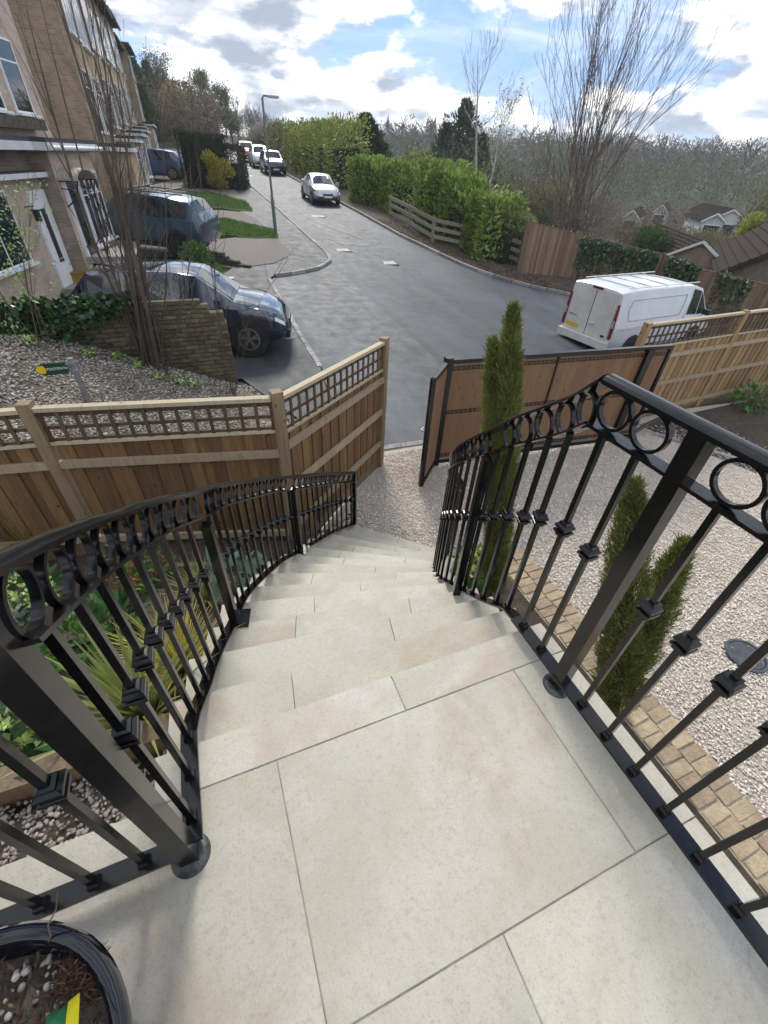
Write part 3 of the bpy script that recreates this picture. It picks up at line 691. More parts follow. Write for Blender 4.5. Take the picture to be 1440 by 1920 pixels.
# left railing: along the landing, then down the curve
kz = lambda k, tab: float(np.interp(k, [a for a, _ in tab], [b for _, b in tab]))
TL = [(-1, 1.135), (0, .948), (1.33, .73), (3.3, .365), (6.4, -.165), (8.76, -.57), (13, -1.315)]
BL = [(-1, .062), (0, .05), (.3, 0.), (1.12, -.175), (2, -.33), (3, -.475), (4.2, -.665), (5.8, -.925), (8.66, -1.40), (13, -2.125)]
lp = [(-.302, .462)]+[(-.302, .77)]+[(EL[k][0]-.014, EL[k][1]) for k in range(1, 13)]+[(1.31, 3.925)]
lk = [-1, 0]+list(range(1, 14))
dense = smoothpath([(*p, k) for p, k in zip(lp, lk)], 6)
pathL = [(q[0], q[1], kz(q[2], TL), kz(q[2], BL)) for q in dense]
pL = [(-.322, .455, .0, 1.075, 0, 'big'), (-.155, 1.585, -.495, .225, R(75), 'plate'), (.43, 2.835, -1.32, -.60, R(57), 'plate'), (1.325, 3.94, -2.145, -1.345, R(50), '')]
railing('black steel railing with rings curving down the left side of the steps', [(pathL, .06, .115, .112), ([(-.302, .462, 1.1, .062), (-1.9, .462, 1.1, .062)], .117, .1165, .116)], pL, (-.3, .46, 0))
TR = [(-20, 1.095), (0, 1.095), (.47, 1.02), (1.27, .905), (2.07, .775), (3.89, .475), (6.9, .0), (13, -1.12)]
BR = [(-20, .06), (0, .055), (.45, 0.), (1.24, -.15), (2.26, -.34), (3.9, -.64), (6.9, -1.19), (13, -2.1)]
rp = [(.97, .785)]+[(ER[k][0]+.0, ER[k][1]) for k in range(1, 14)]
dense = smoothpath([(*p, k) for p, k in zip(rp, range(14))], 6)
pathR = [(.97, -1.6, 1.095, .06), (.97, .785, 1.095, .055)]
pathR2 = [(q[0], q[1], kz(q[2], TR), kz(q[2], BR)) for q in dense]
pR = [(.97, .5, .0, 1.07, 0, 'big'), (1.10, 1.36, -.495, .60-.14, R(70), ''), (1.54, 2.28, -1.32, -.38, R(55), ''), (2.24, 3.05, -2.145, -1.14, R(45), '')]
railing('black steel railing with rings down the right side of the steps, beside the gravel drive', [(pathR, .05, .1165, .112), (pathR2, .10, .112, .108)], pR, (.97, .5, 0))
# ================================================================== gravel drive
ZG = -2.2
flat = lambda x, y: ZG
gd = sheet('gravel_drive', [(1.05, -2.5), (14, -2.5), (14, 4.9), (7., 5.35), (6.9, 5.45), (2.2, 5.6), (2.05, 5.2), (.9, 4.05), (1.05, 2.5)], -.012, GRAVB, 3., flat); props(gd, kind='structure')
def stair_side(x, y):           # outside the staircase footprint?
    for k in range(1, 14):
        A0, B0 = EDGE[k-1]; A1, B1 = EDGE[k]; q = [A1, B1, B0, A0]
        if all((q[(i+1) % 4].x-q[i].x)*(y-q[i].y)-(q[(i+1) % 4].y-q[i].y)*(x-q[i].x) > -.02 for i in range(4)): return False
    return True
pts = []
fdx, fdy = -.724, -.69
while len(pts) < 74000:
    x, y = rnd.uniform(.9, 9.), rnd.uniform(-1.2, 5.55)
    if x < 3.17 and y < 2.9: continue
    if y > 5.5-.03*(x-2): continue
    if (x-2.138)*fdy-(y-5.195)*fdx > -.05 and x < 2.2: continue
    if x < 3.0 and not stair_side(x, y): continue
    d = math.hypot(x, y)
    if d > 5.2 and rnd.random() < (d-5.2)/5: continue
    pts.append((x, y, ZG+rnd.uniform(-.006, .006)))
V, F = stones(np.array(pts), .026, .65)
gs = npmesh('gravel', V, F, GRAV); props(gs, 'pale beige and pink gravel covering the drive', 'gravel', kind='stuff')
# earth strip at the foot of the right fence
es = sheet('soil_strip', [(8.3, 2.2), (14, 2.4), (14, 5.2), (7.4, 4.98), (7.5, 4.4)], -.002, EARTH, 1., flat); props(es, kind='structure')
kerb('kerb', 'thin pale stone edging between the gravel and the soil under the right fence', [(7.35, 4.6), (8.1, 3.4), (8.25, 2.1)], .45, .07, .1, .03, flat)
# brick edging along the stairs
BRK = mat('edging_brick', (.42, .325, .215), .9, col2=(.31, .235, .155), scale=14, objrand=.2, bump=.7, bscale=45)
be = thing('brick_edging', 'double row of sandy bricks edging the gravel beside the steps', 'brick edging', (2.95, 1., ZG))
MB().box((2.945, .95, ZG-.012), (.43, 3.9, .07)).build('mortar_bed', mat('edging_mortar', (.42, .37, .29), .95, var=.3, scale=30), be)
def brickmesh(name, d, m):
    b = MB().box((0, 0, 0), d); me = b.mesh(name); bm = bmesh.new(); bm.from_mesh(me); bmesh.ops.bevel(bm, geom=bm.edges[:], offset=.006, segments=1, affect='EDGES')
    for v in bm.verts: v.co += Vector((rnd.gauss(0, .0018), rnd.gauss(0, .0018), rnd.gauss(0, .0018)))
    bm.to_mesh(me); bm.free(); me.materials.append(m); return me
EB = [brickmesh('brick', (.205, .098, .06), BRK) for _ in range(5)]
y = -.9
while y < 2.85:
    for c in (0, 1):
        link(rnd.choice(EB), 'brick', None, be, TRS((2.845+c*.212+rnd.gauss(0, .004), y+(.05 if c else 0)+rnd.gauss(0, .004), ZG+.008+rnd.gauss(0, .004)), rnd.gauss(0, .03), rx=rnd.gauss(0, .02), ry=rnd.gauss(0, .02)))
    y += .109
# soil between staircase and bricks
sb = sheet('soil_strip', [(1.1, -1.9), (2.74, -1.9), (2.74, 2.7), (2.35, 2.95), (2., 2.6), (1.4, 1.9), (1.1, .8)], .02, EARTH, .6, flat); props(sb, kind='structure')
# drain cover
c = P(1392, 1233, ZG)
dc = thing('drain_cover', 'round dark slate-grey drain cover set in the gravel', 'drain cover', (c.x+.05, c.y, ZG))
IRN = mat('drain_plastic', (.055, .062, .075), .5, var=.4, scale=12, bump=.3)
MB().lathe([(.0, .02), (.155, .02), (.16, .016), (.16, -.02)], 40, (c.x+.05, c.y, ZG)).build('lid', IRN, dc)
MB().lathe([(.165, .0), (.165, .022), (.19, .022), (.195, .0)], 40, (c.x+.05, c.y, ZG)).build('frame', IRN, dc)
for a in (.5, 2.1, 3.7, 5.2): MB().lathe([(.0, .024), (.009, .024), (.010, .02)], 8, (c.x+.05+.13*math.cos(a), c.y+.13*math.sin(a), ZG)).build('screw', ALLOY, dc)
# ================================================================== wooden fences
UB = {k: unitbox('piece_'+k, m) for k, m in dict(board=WBOARD, rail=WRAIL, post=WPOST, trel=WTREL, cap=WCAP, rboard=WRBOARD, old=WOLD, gravel_board=woodmat('sleeper_wood', (.20, .145, .085), (.13, .092, .055), .15)).items()}
def fence(t, a, b, zt, zb, board='board', rails=(.52, 1.06, 1.6), trellis=.33, bw=.098, gap=.0, postw=.095, side=1, ngrid=(None, 2), boards_to=None, gravb=True, railh=.075):
    """one bay between two posts: a,b plan points; zt=(za,zb) top heights; zb=(..) bottoms; side: which side the rails stand on"""
    a, b = Vector(a), Vector(b); L_ = (b-a).length; d = (b-a)/L_; n = Vector((-d.y, d.x))*side; h = math.atan2(d.y, d.x)
    up = lambda s, f0, f1: f0+(f1-f0)*s/L_
    p3 = lambda s, z, o=0.: Vector((a.x+d.x*s+n.x*o, a.y+d.y*s+n.y*o, z))
    link(UB['cap'], 'cap_rail', None, t, barM(p3(postw/2, zt[0], .0), p3(L_-postw/2, zt[1], .0), .07, .035))
    tt = trellis
    # boards
    s = postw/2+bw/2; i = 0
    while s < L_-postw/2:
        z1 = up(s, zt[0], zt[1])-tt-.02; z0 = up(s, zb[0], zb[1])+(.14 if gravb else .02)
        M_ = TRS((*p3(s, (z0+z1)/2, .012*(i % 2)-.018+rnd.gauss(0, .0015)).to_tuple(),), h+rnd.gauss(0, .006), (bw*(1.12 if gap == 0 else .98), .016, z1-z0), ry=0)
        link(UB[board], 'board', None, t, M_); s += bw+gap; i += 1
    for k, r in enumerate(rails):
        za = zb[0]+(zt[0]-tt-zb[0])*r; ze = zb[1]+(zt[1]-tt-zb[1])*r
        link(UB['rail'], 'rail', None, t, barM(p3(postw/2-.01, za, .025), p3(L_-postw/2+.01, ze, .025), .04, railh))
    if gravb: link(UB['gravel_board'], 'gravel_board', None, t, barM(p3(postw/2, zb[0]+.07, -.012), p3(L_-postw/2, zb[1]+.07, -.012), .025, .145))
    if tt:
        za, ze = zt[0]-.018, zt[1]-.018
        for f_ in (.0, .5, 1.):
            q = .03+(tt-.06)*f_
            link(UB['trel'], 'trellis_slat', None, t, barM(p3(postw/2, za-q-.008, -.008), p3(L_-postw/2, ze-q-.008, -.008), .016, .032))
        link(UB['cap'], 'rail', None, t, barM(p3(postw/2, zt[0]-tt-.022, .0), p3(L_-postw/2, zt[1]-tt-.022, .0), .045, .03))
        s = postw/2+.012
        while s < L_-postw/2:
            zc = up(s, za, ze); link(UB['trel'], 'trellis_slat', None, t, TRS(p3(s, zc-tt/2+.004, .008), h, (.03, .016, tt-.02))); s += .135
def fpost(t, p, z0, z1, w=.095, h=0., lean=0.): 
    link(UB['post'], 'post', None, t, TRS((p[0], p[1], (z0+z1)/2), h, (w, w, z1-z0)))
EP, MP_ = (2.16, 5.21), (.50, 3.66)
rr = PR(45, 757, 4.36); LP = (rr.x, rr.y); LPZ = rr.z
rm = PR(517, 735, math.hypot(*MP_)); MPZ = rm.z
LLP = (LP[0]-1.75, LP[1]+.42)
lf = thing('garden_fence', 'brown board fence with square trellis top left of the steps, nearest the footpath sign', 'fence', (MP_[0], MP_[1], -2.2))
fence(lf, EP, MP_, (-.315, MPZ-.07), (-2.2, -2.15), side=1, bw=.095, rails=(.27, .60, .90))
fence(lf, MP_, LP, (MPZ-.06, LPZ-.05), (-2.1, -1.95), side=1, rails=(.2, .84), bw=.105, trellis=.30)
fence(lf, LP, LLP, (LPZ-.06, LPZ-.16), (-1.95, -2.), side=1, rails=(.2, .84), bw=.105, trellis=.30)
fpost(lf, EP, -2.35, -.26, .1, R(44)); fpost(lf, MP_, -2.3, MPZ+.01, .1, R(10)); fpost(lf, LP, -2.1, LPZ+.01, .1, R(-12)); fpost(lf, LLP, -2.2, LPZ-.08, .1)
MB().box((EP[0]+.055, EP[1]+.02, -1.16), (.012, .05, .14), R(44)).build('latch_keep', ALLOY, lf)
# right fence: pale boards, three rails, trellis
rf = thing('garden_fence', 'new pale softwood fence with trellis top behind the gravel on the right', 'fence', (7., 5.1, ZG))
ra = PR(1216, 606, 8.45); ra2 = Vector((ra.x, ra.y)); rb2 = Vector((9.35, 5.30)); rc2 = Vector((11.6, 5.42)); rd2 = Vector((13.6, 5.5))
zt0 = ra.z
fence(rf, ra2, rb2, (zt0-.03, zt0-.03), (-2.3, -2.3), board='rboard', side=-1, rails=(.17, .52, .86), trellis=.36, bw=.085)
fence(rf, rb2, rc2, (zt0-.03, zt0-.03), (-2.3, -2.3), board='rboard', side=-1, rails=(.17, .52, .86), trellis=.36, bw=.085)
fence(rf, rc2, rd2, (zt0-.03, zt0-.03), (-2.3, -2.3), board='rboard', side=-1, rails=(.17, .52, .86), trellis=.36, bw=.085)
WPOSTL = woodmat('post_wood_orange', (.37, .24, .12), (.28, .17, .08), .1); UB['post2'] = unitbox('piece_post2', WPOSTL)
for p in (ra2, rb2, rc2, rd2): link(UB['post2'], 'post', None, rf, TRS((p.x, p.y, (zt0-2.4)/2+.01), 0, (.1, .1, zt0+2.4)))
# ================================================================== gate
GP = (2.98, 4.92); GE = (6.72, 4.58); GL = (2.50, 4.42); GT, GB = -.55, -2.12
GWOOD = woodmat('gate_board_wood', (.205, .112, .056), (.16, .085, .042), .08); UB['gate'] = unitbox('piece_gate', GWOOD); UB['steel'] = unitbox('piece_steel', BLACK)
gt = thing('driveway_gate', 'long black steel gate filled with brown boards, standing open beside the road', 'gate', (GP[0], GP[1], ZG))
def gateleaf(t, a, b, brace=None, cols=2):
    a, b = Vector(a), Vector(b); L_ = (b-a).length; d = (b-a)/L_; n = Vector((d.y, -d.x)); h = math.atan2(d.y, d.x)
    p3 = lambda s, z, o=0.: Vector((a.x+d.x*s+n.x*o, a.y+d.y*s+n.y*o, z))
    nb = int(L_/.115)
    for i in range(nb):
        s = .05+(L_-.1)*(i+.5)/nb; link(UB['gate'], 'board', None, t, TRS(p3(s, (GT+GB)/2), h, ((L_-.1)/nb*.985, .018, GT-GB-.1)))
    for z in (GT, GB): link(UB['steel'], 'frame_bar', None, t, barM(p3(0, z), p3(L_, z), .06, .06))
    for s in [0, L_]+([L_*.46] if cols > 1 else []): link(UB['steel'], 'frame_bar', None, t, barM(p3(s, GB-.02), p3(s, GT+.02), .055, .055 if s in (0, L_) else .03))
    for f_ in (.06, .47, .93):
        z = GT-(GT-GB)*f_
        for q in (-.022, .022): link(UB['steel'], 'scroll_strip', None, t, barM(p3(.03, z+q, .014), p3(L_-.03, z+q, .014), .006, .008))
        m_ = max(3, int(L_/.075)); me = SCR
        for i in range(m_): link(me, 'scroll', None, t, TRS(p3(.05+(L_-.1)*(i+.5)/m_, z, .014), h))
    if brace: link(UB['steel'], 'brace', None, t, barM(p3(brace[0], GB+.05, .016), p3(brace[1], GT-.75, .016), .012, .04))
sb_ = MB().lathe([(.022, -.003), (.022, .003), (.015, .003), (.015, -.003), (.022, -.003)], 10, axis='Y').mesh('scroll'); sb_.materials.append(BLACK); SCR = sb_
gateleaf(gt, GP, GE)
MB().box((GP[0], GP[1], (GT+GB)/2), (.10, .10, GT-GB+.12), R(-5)).build('post', BLACK, gt)
MB().box((GE[0]-.42, GE[1]+.02, (GT+GB)/2-.02), (.11, .11, GT-GB+.02), R(-5)).build('post', BLACK, gt)
g3 = thing('pedestrian_gate', 'narrow black framed gate leaf with a lever handle, left of the long gate', 'gate', (GL[0], GL[1], ZG))
gateleaf(g3, GP, GL, (.08, .62), 1)
hp = Vector((GL[0]+.03, GL[1]+.03, -1.28)); mbh = MB(); mbh.bar(hp+Vector((-.03, .03, 0)), hp+Vector((-.07, .07, 0)), .015, .015); mbh.bar(hp+Vector((-.07, .07, 0)), hp+Vector((.0, .13, 0)), .015, .015); mbh.build('handle', ALLOY, g3)
MB().box(hp+Vector((-.02, .02, -.03)), (.03, .012, .16), R(45)).build('lock_plate', ALLOY, g3)
ao = G(1245, 800, flat); op = thing('gate_opener', 'curved black gate opener arm lying over the gravel at the gate foot', 'gate opener', (ao.x, ao.y, ZG))
arm = [P(1190, 810, ZG+.15), P(1215, 795, ZG+.2), P(1245, 783, ZG+.24), P(1275, 784, ZG+.2), P(1288, 795, ZG+.1)]
MB().tube([tuple(q) for q in smoothpath([tuple(p) for p in arm], 5)], .035, 8).build('arm', DARKP, op, smooth=50)
q = P(1160, 812, ZG+.08); MB().box((q.x, q.y, ZG+.09), (.45, .16, .16), R(-8)).build('motor_box', DARKP, op)
# ================================================================== planting bed on the left
def bz(x, y):
    return max(-2.21, -.55-.45*max(0., y-1.1)-.25*max(0., x+.4)) if y > 1.03 else -.46
bp = [(-3.6, .58), (-.36, .58), (-.30, .9)]+[(EDGE[k][0].x+.04, EDGE[k][0].y) for k in range(1, 14)]+[(1.5, 4.35), (.6, 3.72), (.45, 3.74), (LP[0], LP[1]+.05), (LLP[0], LLP[1]+.05), (-3.6, 4.6)]
bed = sheet('planting_bed', bp, 0., EARTH, .35, bz); props(bed, kind='structure')
tb = thing('timber_edging', 'timber sleeper holding back the soil beside the pebble strip', 'timber edging', (-.8, 1.05, -.5))
for a, b in (((-3.2, 1.05), (-1.55, 1.05)), ((-1.54, 1.055), (-.33, 1.06))): link(UB['gravel_board'], 'sleeper', None, tb, barM((*a, -.44), (*b, -.44), .10, .16))
tb2 = thing('timber_edging', 'low timber board crossing the bed behind the blue-green plants', 'timber edging', (.1, 3.0, -1.5))
qa, qb = G(385, 1062, bz), G(560, 1072, bz); link(UB['gravel_board'], 'sleeper', None, tb2, barM((qa.x-.3, qa.y, qa.z+.05), (qb.x, qb.y, qb.z+.05), .05, .16))
pos = [(x, y, bz(x, y)+rnd.uniform(-.005, .012)) for x, y in ((rnd.uniform(-2.6, -.36), rnd.uniform(.62, 1.0)) for _ in range(4200))]
PEB = mat('pebble', (.27, .25, .23), .6, col2=(.36, .30, .27), scale=3, island=.5)
def pebbles(pos, size, name, label):
    V, F = stones(np.array(pos), size, .7, .35); o = npmesh(name, V, F, PEB)
    sm = o.modifiers.new('s', 'SUBSURF'); sm.levels = 1; sm.render_levels = 1; shade(o.data); props(o, label, 'pebbles', kind='stuff'); return o
pebbles(pos, .036, 'pebbles', 'grey and pink pebbles in the strip beside the landing')
def bedbits():
    while True:
        x, y = rnd.uniform(-3, 1.2), rnd.uniform(1.12, 4.2)
        if not stair_side(x, y): continue
        return (x, y, bz(x, y)+.004)
litter('bark_mulch', 'dark bark chips and crumbs of soil over the planting bed', 6000, bedbits, mat('mulch', (.07, .05, .036), .95, island=.6), .03)
# plants ---------------------------------------------------------------
def leafmat(n, c, isl=.3, tr=.25, rough=.5): return mat(n, tuple(min(.8, q*1.6) for q in c), rough, var=.25, scale=5, island=isl, trans=tr)
GYEL = leafmat('sedge_leaf', (.36, .31, .055)); GGRN = leafmat('yucca_leaf', (.17, .20, .06)); GDRK = leafmat('hellebore_leaf', (.03, .075, .02), .4); GPAL = leafmat('pale_flower', (.42, .50, .20)); GBLU = leafmat('blue_leaf', (.085, .15, .125)); GORG = leafmat('orange_flower', (.26, .11, .03), .5); GOLV = leafmat('olive_grass', (.20, .20, .055), .4)
GMID = leafmat('mid_leaf', (.06, .13, .025), .4)
def grassplant(label, c, n, ln, w, m, spread=.9, droop=.5, name='ornamental_grass', cat='plant', up=1.):
    t = thing(name, label, cat, c); V, F = straps(c, n, ln, w, spread, droop, up=up); npmesh('leaves', V, F, m, t); return t
def bushplant(label, c, rad, n, size, m, flowers=None, asp=.5, name='leafy_plant', shell=.3):
    t = thing(name, label, 'plant', c); p, d = blobpts(n, (c[0], c[1], c[2]+rad*.75), (rad, rad, rad*.8), shell); p[:, 2] = np.maximum(p[:, 2], c[2]+.01); V, F = leaves(p, size, asp, dirs=d, up=.3, curl=.15); npmesh('leaves', V, F, m, t)
    mb = MB()
    for _ in range(7):
        a = rnd.uniform(0, 6.28); mb.tube([c, (c[0]+math.cos(a)*rad*.3, c[1]+math.sin(a)*rad*.3, c[2]+rad*.6), (c[0]+math.cos(a)*rad*.7, c[1]+math.sin(a)*rad*.7, c[2]+rad*1.1)], [.006, .005, .003], 4)
    mb.build('stems', mat('green_stem', (.09, .12, .04), .6), t)
    if flowers:
        fm, fn, fs = flowers; p, d = blobpts(fn, (c[0], c[1], c[2]+rad*.95), (rad*.8, rad*.8, rad*.75), .8); p[:, 2] = np.maximum(p[:, 2], c[2]+rad*.7)
        V, F = merge([leaves(p, fs, .9) for _ in range(4)]); props(npmesh('flowers', V, F, fm, t), kind='stuff')
    return t
B = lambda px, py: tuple(G(px, py, bz))
grassplant('yellow green sedge tuft arching beside the left railing', B(345, 1262), 300, .52, .008, GYEL, 1.05, .55)
grassplant('smaller olive sedge behind the yellow tuft', B(385, 1130), 150, .42, .007, GOLV, 1., .55)
grassplant('spiky green yucca with long stiff leaves in front of the timber edging', B(275, 1345), 70, .62, .03, GGRN, 1.25, .25, 'yucca')
grassplant('big shaggy grass clump under the left fence', B(70, 1050), 320, .8, .010, GOLV, 1.1, .6)
grassplant('thin dry grass tuft at the foot of the leaning fence post', B(172, 990), 60, .6, .006, mat('dry_grass', (.36, .31, .19), .8, island=.3), .6, .3)
bushplant('hellebore with pale green flowers nearest the big left post', B(60, 1385), .20, 90, .16, GDRK, (GPAL, 70, .035), .32)
bushplant('hellebore with pale flowers seen through the first ring', B(75, 1150), .22, 110, .15, GDRK, (GPAL, 90, .035), .35)
bushplant('dark leafy clump behind the first collared bars', B(165, 1215), .18, 120, .10, GMID, None, .5)
bushplant('low plant dotted with orange flowers in the middle of the bed', B(232, 1120), .24, 190, .07, GMID, (GORG, 200, .014), .5)
bushplant('second orange flowered plant nearer the fence', B(285, 1092), .20, 140, .07, GMID, (GORG, 140, .014), .5)
bushplant('broad leaved plant between the orange flowers and the yucca', B(218, 1190), .16, 60, .15, GDRK, None, .5)
bushplant('blue-green broad leaved plant beside the curving bars', B(440, 1112), .2, 60, .17, GBLU, None, .55)
bushplant('blue-green leafy plant further down by the second post', B(488, 1086), .12, 40, .12, GBLU, None, .55)
bushplant('silver leaved plant at the left edge below the handrail', B(20, 1185), .15, 140, .06, mat('silver_leaf', (.24, .28, .24), .7, island=.3), None, .5)
bushplant('leafy clump in the dark under the railing corner', B(20, 1440), .17, 70, .14, GDRK, None, .5)
bushplant('green leaves in the shade of the left railing', B(120, 1290), .13, 60, .10, GMID, None, .5)
c = G(885, 1075, flat)
bushplant('hellebore with yellow green flowers behind the right railing', (c.x-.06, c.y-.06, ZG+.02), .24, 150, .16, GMID, (leafmat('lime_flower', (.46, .55, .16)), 110, .04), .4)
bushplant('small green plant on the soil under the right fence', tuple(P(1400, 765, ZG)), .35, 160, .12, GMID, None, .5)
# cypresses -------------------------------------------------------------
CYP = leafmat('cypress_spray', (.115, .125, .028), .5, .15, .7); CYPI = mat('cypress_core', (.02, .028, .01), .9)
def cypress(label, stems, name='cypress_tree'):
    """stems: list of (base, tip, radius, n)"""
    t = thing(name, label, 'cypress', tuple(stems[0][0])); mb = MB(); parts = []
    for b, tp, rad, n in stems:
        b, tp = np.array(b), np.array(tp); L_ = np.linalg.norm(tp-b); ax = (tp-b)/L_
        mb.tube([tuple(b), tuple(b+(tp-b)*.5), tuple(tp-(tp-b)*.06)], [.022, .014, .003], 6)
        s = rng.uniform(.02, 1, n)**.9; a = rng.uniform(0, 6.283, n)
        prof = np.interp(s, [0, .06, .25, .6, .82, .93, 1.], [.45, .8, 1., .97, .72, .42, .06])
        lump = 1+.16*np.sin(a*3+s*23)+.12*np.sin(a*5-s*41)
        rr_ = rad*prof*lump*np.sqrt(rng.uniform(.25, 1, n)); u = np.cross(ax, [0, 1, 0]); u /= np.linalg.norm(u); v = np.cross(ax, u)
        out = u*np.cos(a)[:, None]+v*np.sin(a)[:, None]
        pos = b+ax*(s*L_)[:, None]+out*rr_[:, None]
        dirs = out*.55+ax*1.25
        parts.append(leaves(pos, .046, .12, dirs=dirs)); parts.append(leaves(pos+rng.normal(0, .012, pos.shape), .036, .14, dirs=dirs*np.array([1, 1, .6]))); parts.append(leaves(pos+rng.normal(0, .015, pos.shape), .04, .12, dirs=dirs))
        # feathery shoots that stick out of the outline
        k = int(n*.05); i = rng.integers(0, n, k); parts.append(leaves(b+ax*(s[i]*L_)[:, None]+out[i]*(rad*prof[i]*.9)[:, None], .085, .08, dirs=out[i]*.7+ax*1.2))
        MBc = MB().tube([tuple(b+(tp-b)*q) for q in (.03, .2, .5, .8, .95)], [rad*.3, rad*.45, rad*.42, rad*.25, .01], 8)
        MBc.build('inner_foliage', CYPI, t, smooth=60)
    mb.build('trunk', BARK, t); V, F = merge(parts); npmesh('crown', V, F, CYP, t); return t
b1 = P(925, 1118, ZG); r1 = math.hypot(b1.x, b1.y); t1 = PR(963, 578, r1+.02); t1b = PR(925, 640, r1+.05)
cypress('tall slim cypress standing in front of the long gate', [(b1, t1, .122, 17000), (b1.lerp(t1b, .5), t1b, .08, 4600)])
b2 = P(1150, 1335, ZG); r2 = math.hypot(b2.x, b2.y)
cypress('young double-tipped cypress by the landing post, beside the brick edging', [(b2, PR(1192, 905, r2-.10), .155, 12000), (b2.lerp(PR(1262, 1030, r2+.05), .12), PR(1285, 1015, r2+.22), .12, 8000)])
MB().box((b1.x-.05, b1.y-.2, ZG+1.0), (.003, .035, .12), R(20)).build('plant_tag', WHITEP, bpy.data.objects['cypress_tree'])
# ================================================================== pot on the landing
pc = (-.588, .10); PZ = .40
pot = thing('plant_pot', 'glossy dark blue glazed pot of soil and pebbles on the landing', 'plant pot', (*pc, 0))
GLZ = mat('dark_glaze', (.004, .005, .012), .06, var=.5, scale=10, spec=.5)
MB().lathe([(r_*.885, z_) for r_, z_ in [(.0, .004), (.17, .004), (.19, .02), (.235, .25), (.255, PZ-.05), (.275, PZ-.04), (.285, PZ-.015), (.278, PZ), (.262, PZ), (.25, PZ-.012), (.243, PZ-.035), (.235, PZ-.09), (.2, PZ-.12)]], 56, (*pc, 0)).build('bowl', GLZ, pot, smooth=50)
n = 40; vs = [(0, 0)]; sv, sf = [(pc[0], pc[1], PZ-.05)], []
for k in range(1, 9):
    for j in range(n):
        a = 2*math.pi*j/n; r = .212*k/8; sv.append((pc[0]+r*math.cos(a), pc[1]+r*math.sin(a), PZ-.06+rnd.gauss(0, .006)+.02*(1-k/8)))
for j in range(n): sf.append((0, 1+j, 1+(j+1) % n))
for k in range(7):
    for j in range(n): a = 1+k*n+j; b = 1+k*n+(j+1) % n; sf.append((a, a+n, b+n, b))
MB().add(sv, sf).build('soil', EARTH, pot, smooth=80)
pos = []
while len(pos) < 300:
    r, a = .208*math.sqrt(rnd.random()), rnd.uniform(0, 6.28); x, y = r*math.cos(a), r*math.sin(a)
    if x > 0 and abs(y-.05) < .05 and rnd.random() < .7: continue
    pos.append((pc[0]+x, pc[1]+y, PZ-.048+rnd.uniform(0, .006)))
V, F = stones(np.array(pos), .022, .7, .5); o = npmesh('pebbles', V, F, mat('pale_pebble', (.26, .25, .23), .6, island=.45, scale=4), pot); sm = o.modifiers.new('s', 'SUBSURF'); sm.levels = 1; sm.render_levels = 1; shade(o.data); props(o, kind='stuff')
pos = [(pc[0]+.208*math.sqrt(u)*math.cos(a), pc[1]+.208*math.sqrt(u)*math.sin(a), PZ-.045) for u, a in ((rnd.random(), rnd.uniform(0, 6.28)) for _ in range(1400))]
V, F = leaves(np.array(pos), .02, .25); o = npmesh('root_fibres', V, F, mat('root_fibre', (.10, .062, .04), .95, island=.5), pot); props(o, kind='stuff')
rb_ = P(165, 1790, PZ-.03)
pos, d = blobpts(1600, (rb_.x-.01, rb_.y-.02, PZ-.035), (.045, .03, .022), .1); V, F = leaves(pos, .016, .15); npmesh('dead_stump', V, F, mat('dead_root', (.10, .055, .032), .95, island=.5), pot)
MB().tube([P(88, 1775, PZ-.04), P(95, 1755, PZ+.02), P(90, 1735, PZ+.05), P(105, 1705, PZ+.06), P(108, 1672, PZ+.12)], [.002, .0018, .0015, .0012, .0008], 5).build('dry_stalk', TWIG, pot)
q0, q1, q2 = P(140, 1862, PZ+.005), P(112, 1925, PZ+.02), P(148, 1925, PZ+.02)
tg = thing('plant_label', 'yellow and green plant label pushed into the pot', 'plant label', tuple(P(120, 1900, PZ-.03)))
def card(name, pts4, m, th=.0012):
    a = [Vector(p) for p in pts4]; nn = (a[1]-a[0]).cross(a[2]-a[0]).normalized()*th
    return MB().add([p for p in a]+[p-nn for p in a], [(0, 1, 2, 3), (7, 6, 5, 4), (0, 4, 5, 1), (1, 5, 6, 2), (2, 6, 7, 3), (3, 7, 4, 0)]).build(name, m, tg)
card('yellow_panel', [P(128, 1880, PZ-.02), P(150, 1862, PZ-.02), P(147, 1930, PZ+.045), P(122, 1930, PZ+.045)], mat('label_yellow', (.78, .70, .03), .35, var=.05))
card('green_panel', [P(90, 1905, PZ-.02), P(126, 1885, PZ-.02), P(120, 1932, PZ+.045), P(82, 1932, PZ+.045)], mat('label_green', (.03, .20, .09), .35, var=.3, scale=60))
# ================================================================== bank, brick wall, footpath sign, shrubs
BANKM = mat('stony_bank', (.22, .19, .155), .95, col2=(.11, .09, .07), scale=14, bump=1., bscale=70, detail=8)
bk = sheet('bank', [(-9, 4.3), (-2.6, 4.62), (-1.5, 4.22), (.45, 3.8), (1.9, 5.3), (1.72, 5.8), (1.15, 7.2), (.5, 8.5), (-9, 8.5)], .0, BANKM, .4); props(bk, kind='structure')
def bankpt():
    x, y = rnd.uniform(-5, 1.1), rnd.uniform(4.3, 8.48)
    if x > 1.6-(y-5)*.25: x -= 1.2
    return (x, y, gz(x, y)+.01)
pos = np.array([bankpt() for _ in range(30000)]); V, F = stones(pos, .04, .6, .6)
o = npmesh('stone_chippings', V, F, mat('chipping', (.30, .27, .235), .9, col2=(.42, .385, .34), scale=2, island=.55)); props(o, 'grey flint chippings strewn over the bank behind the left fence', 'chippings', kind='stuff')
litter('dead_twigs', 'dry leaves and twig bits on the bank under the bare shrub', 5000, bankpt, mat('dry_litter', (.16, .11, .075), .95, island=.6), .06)
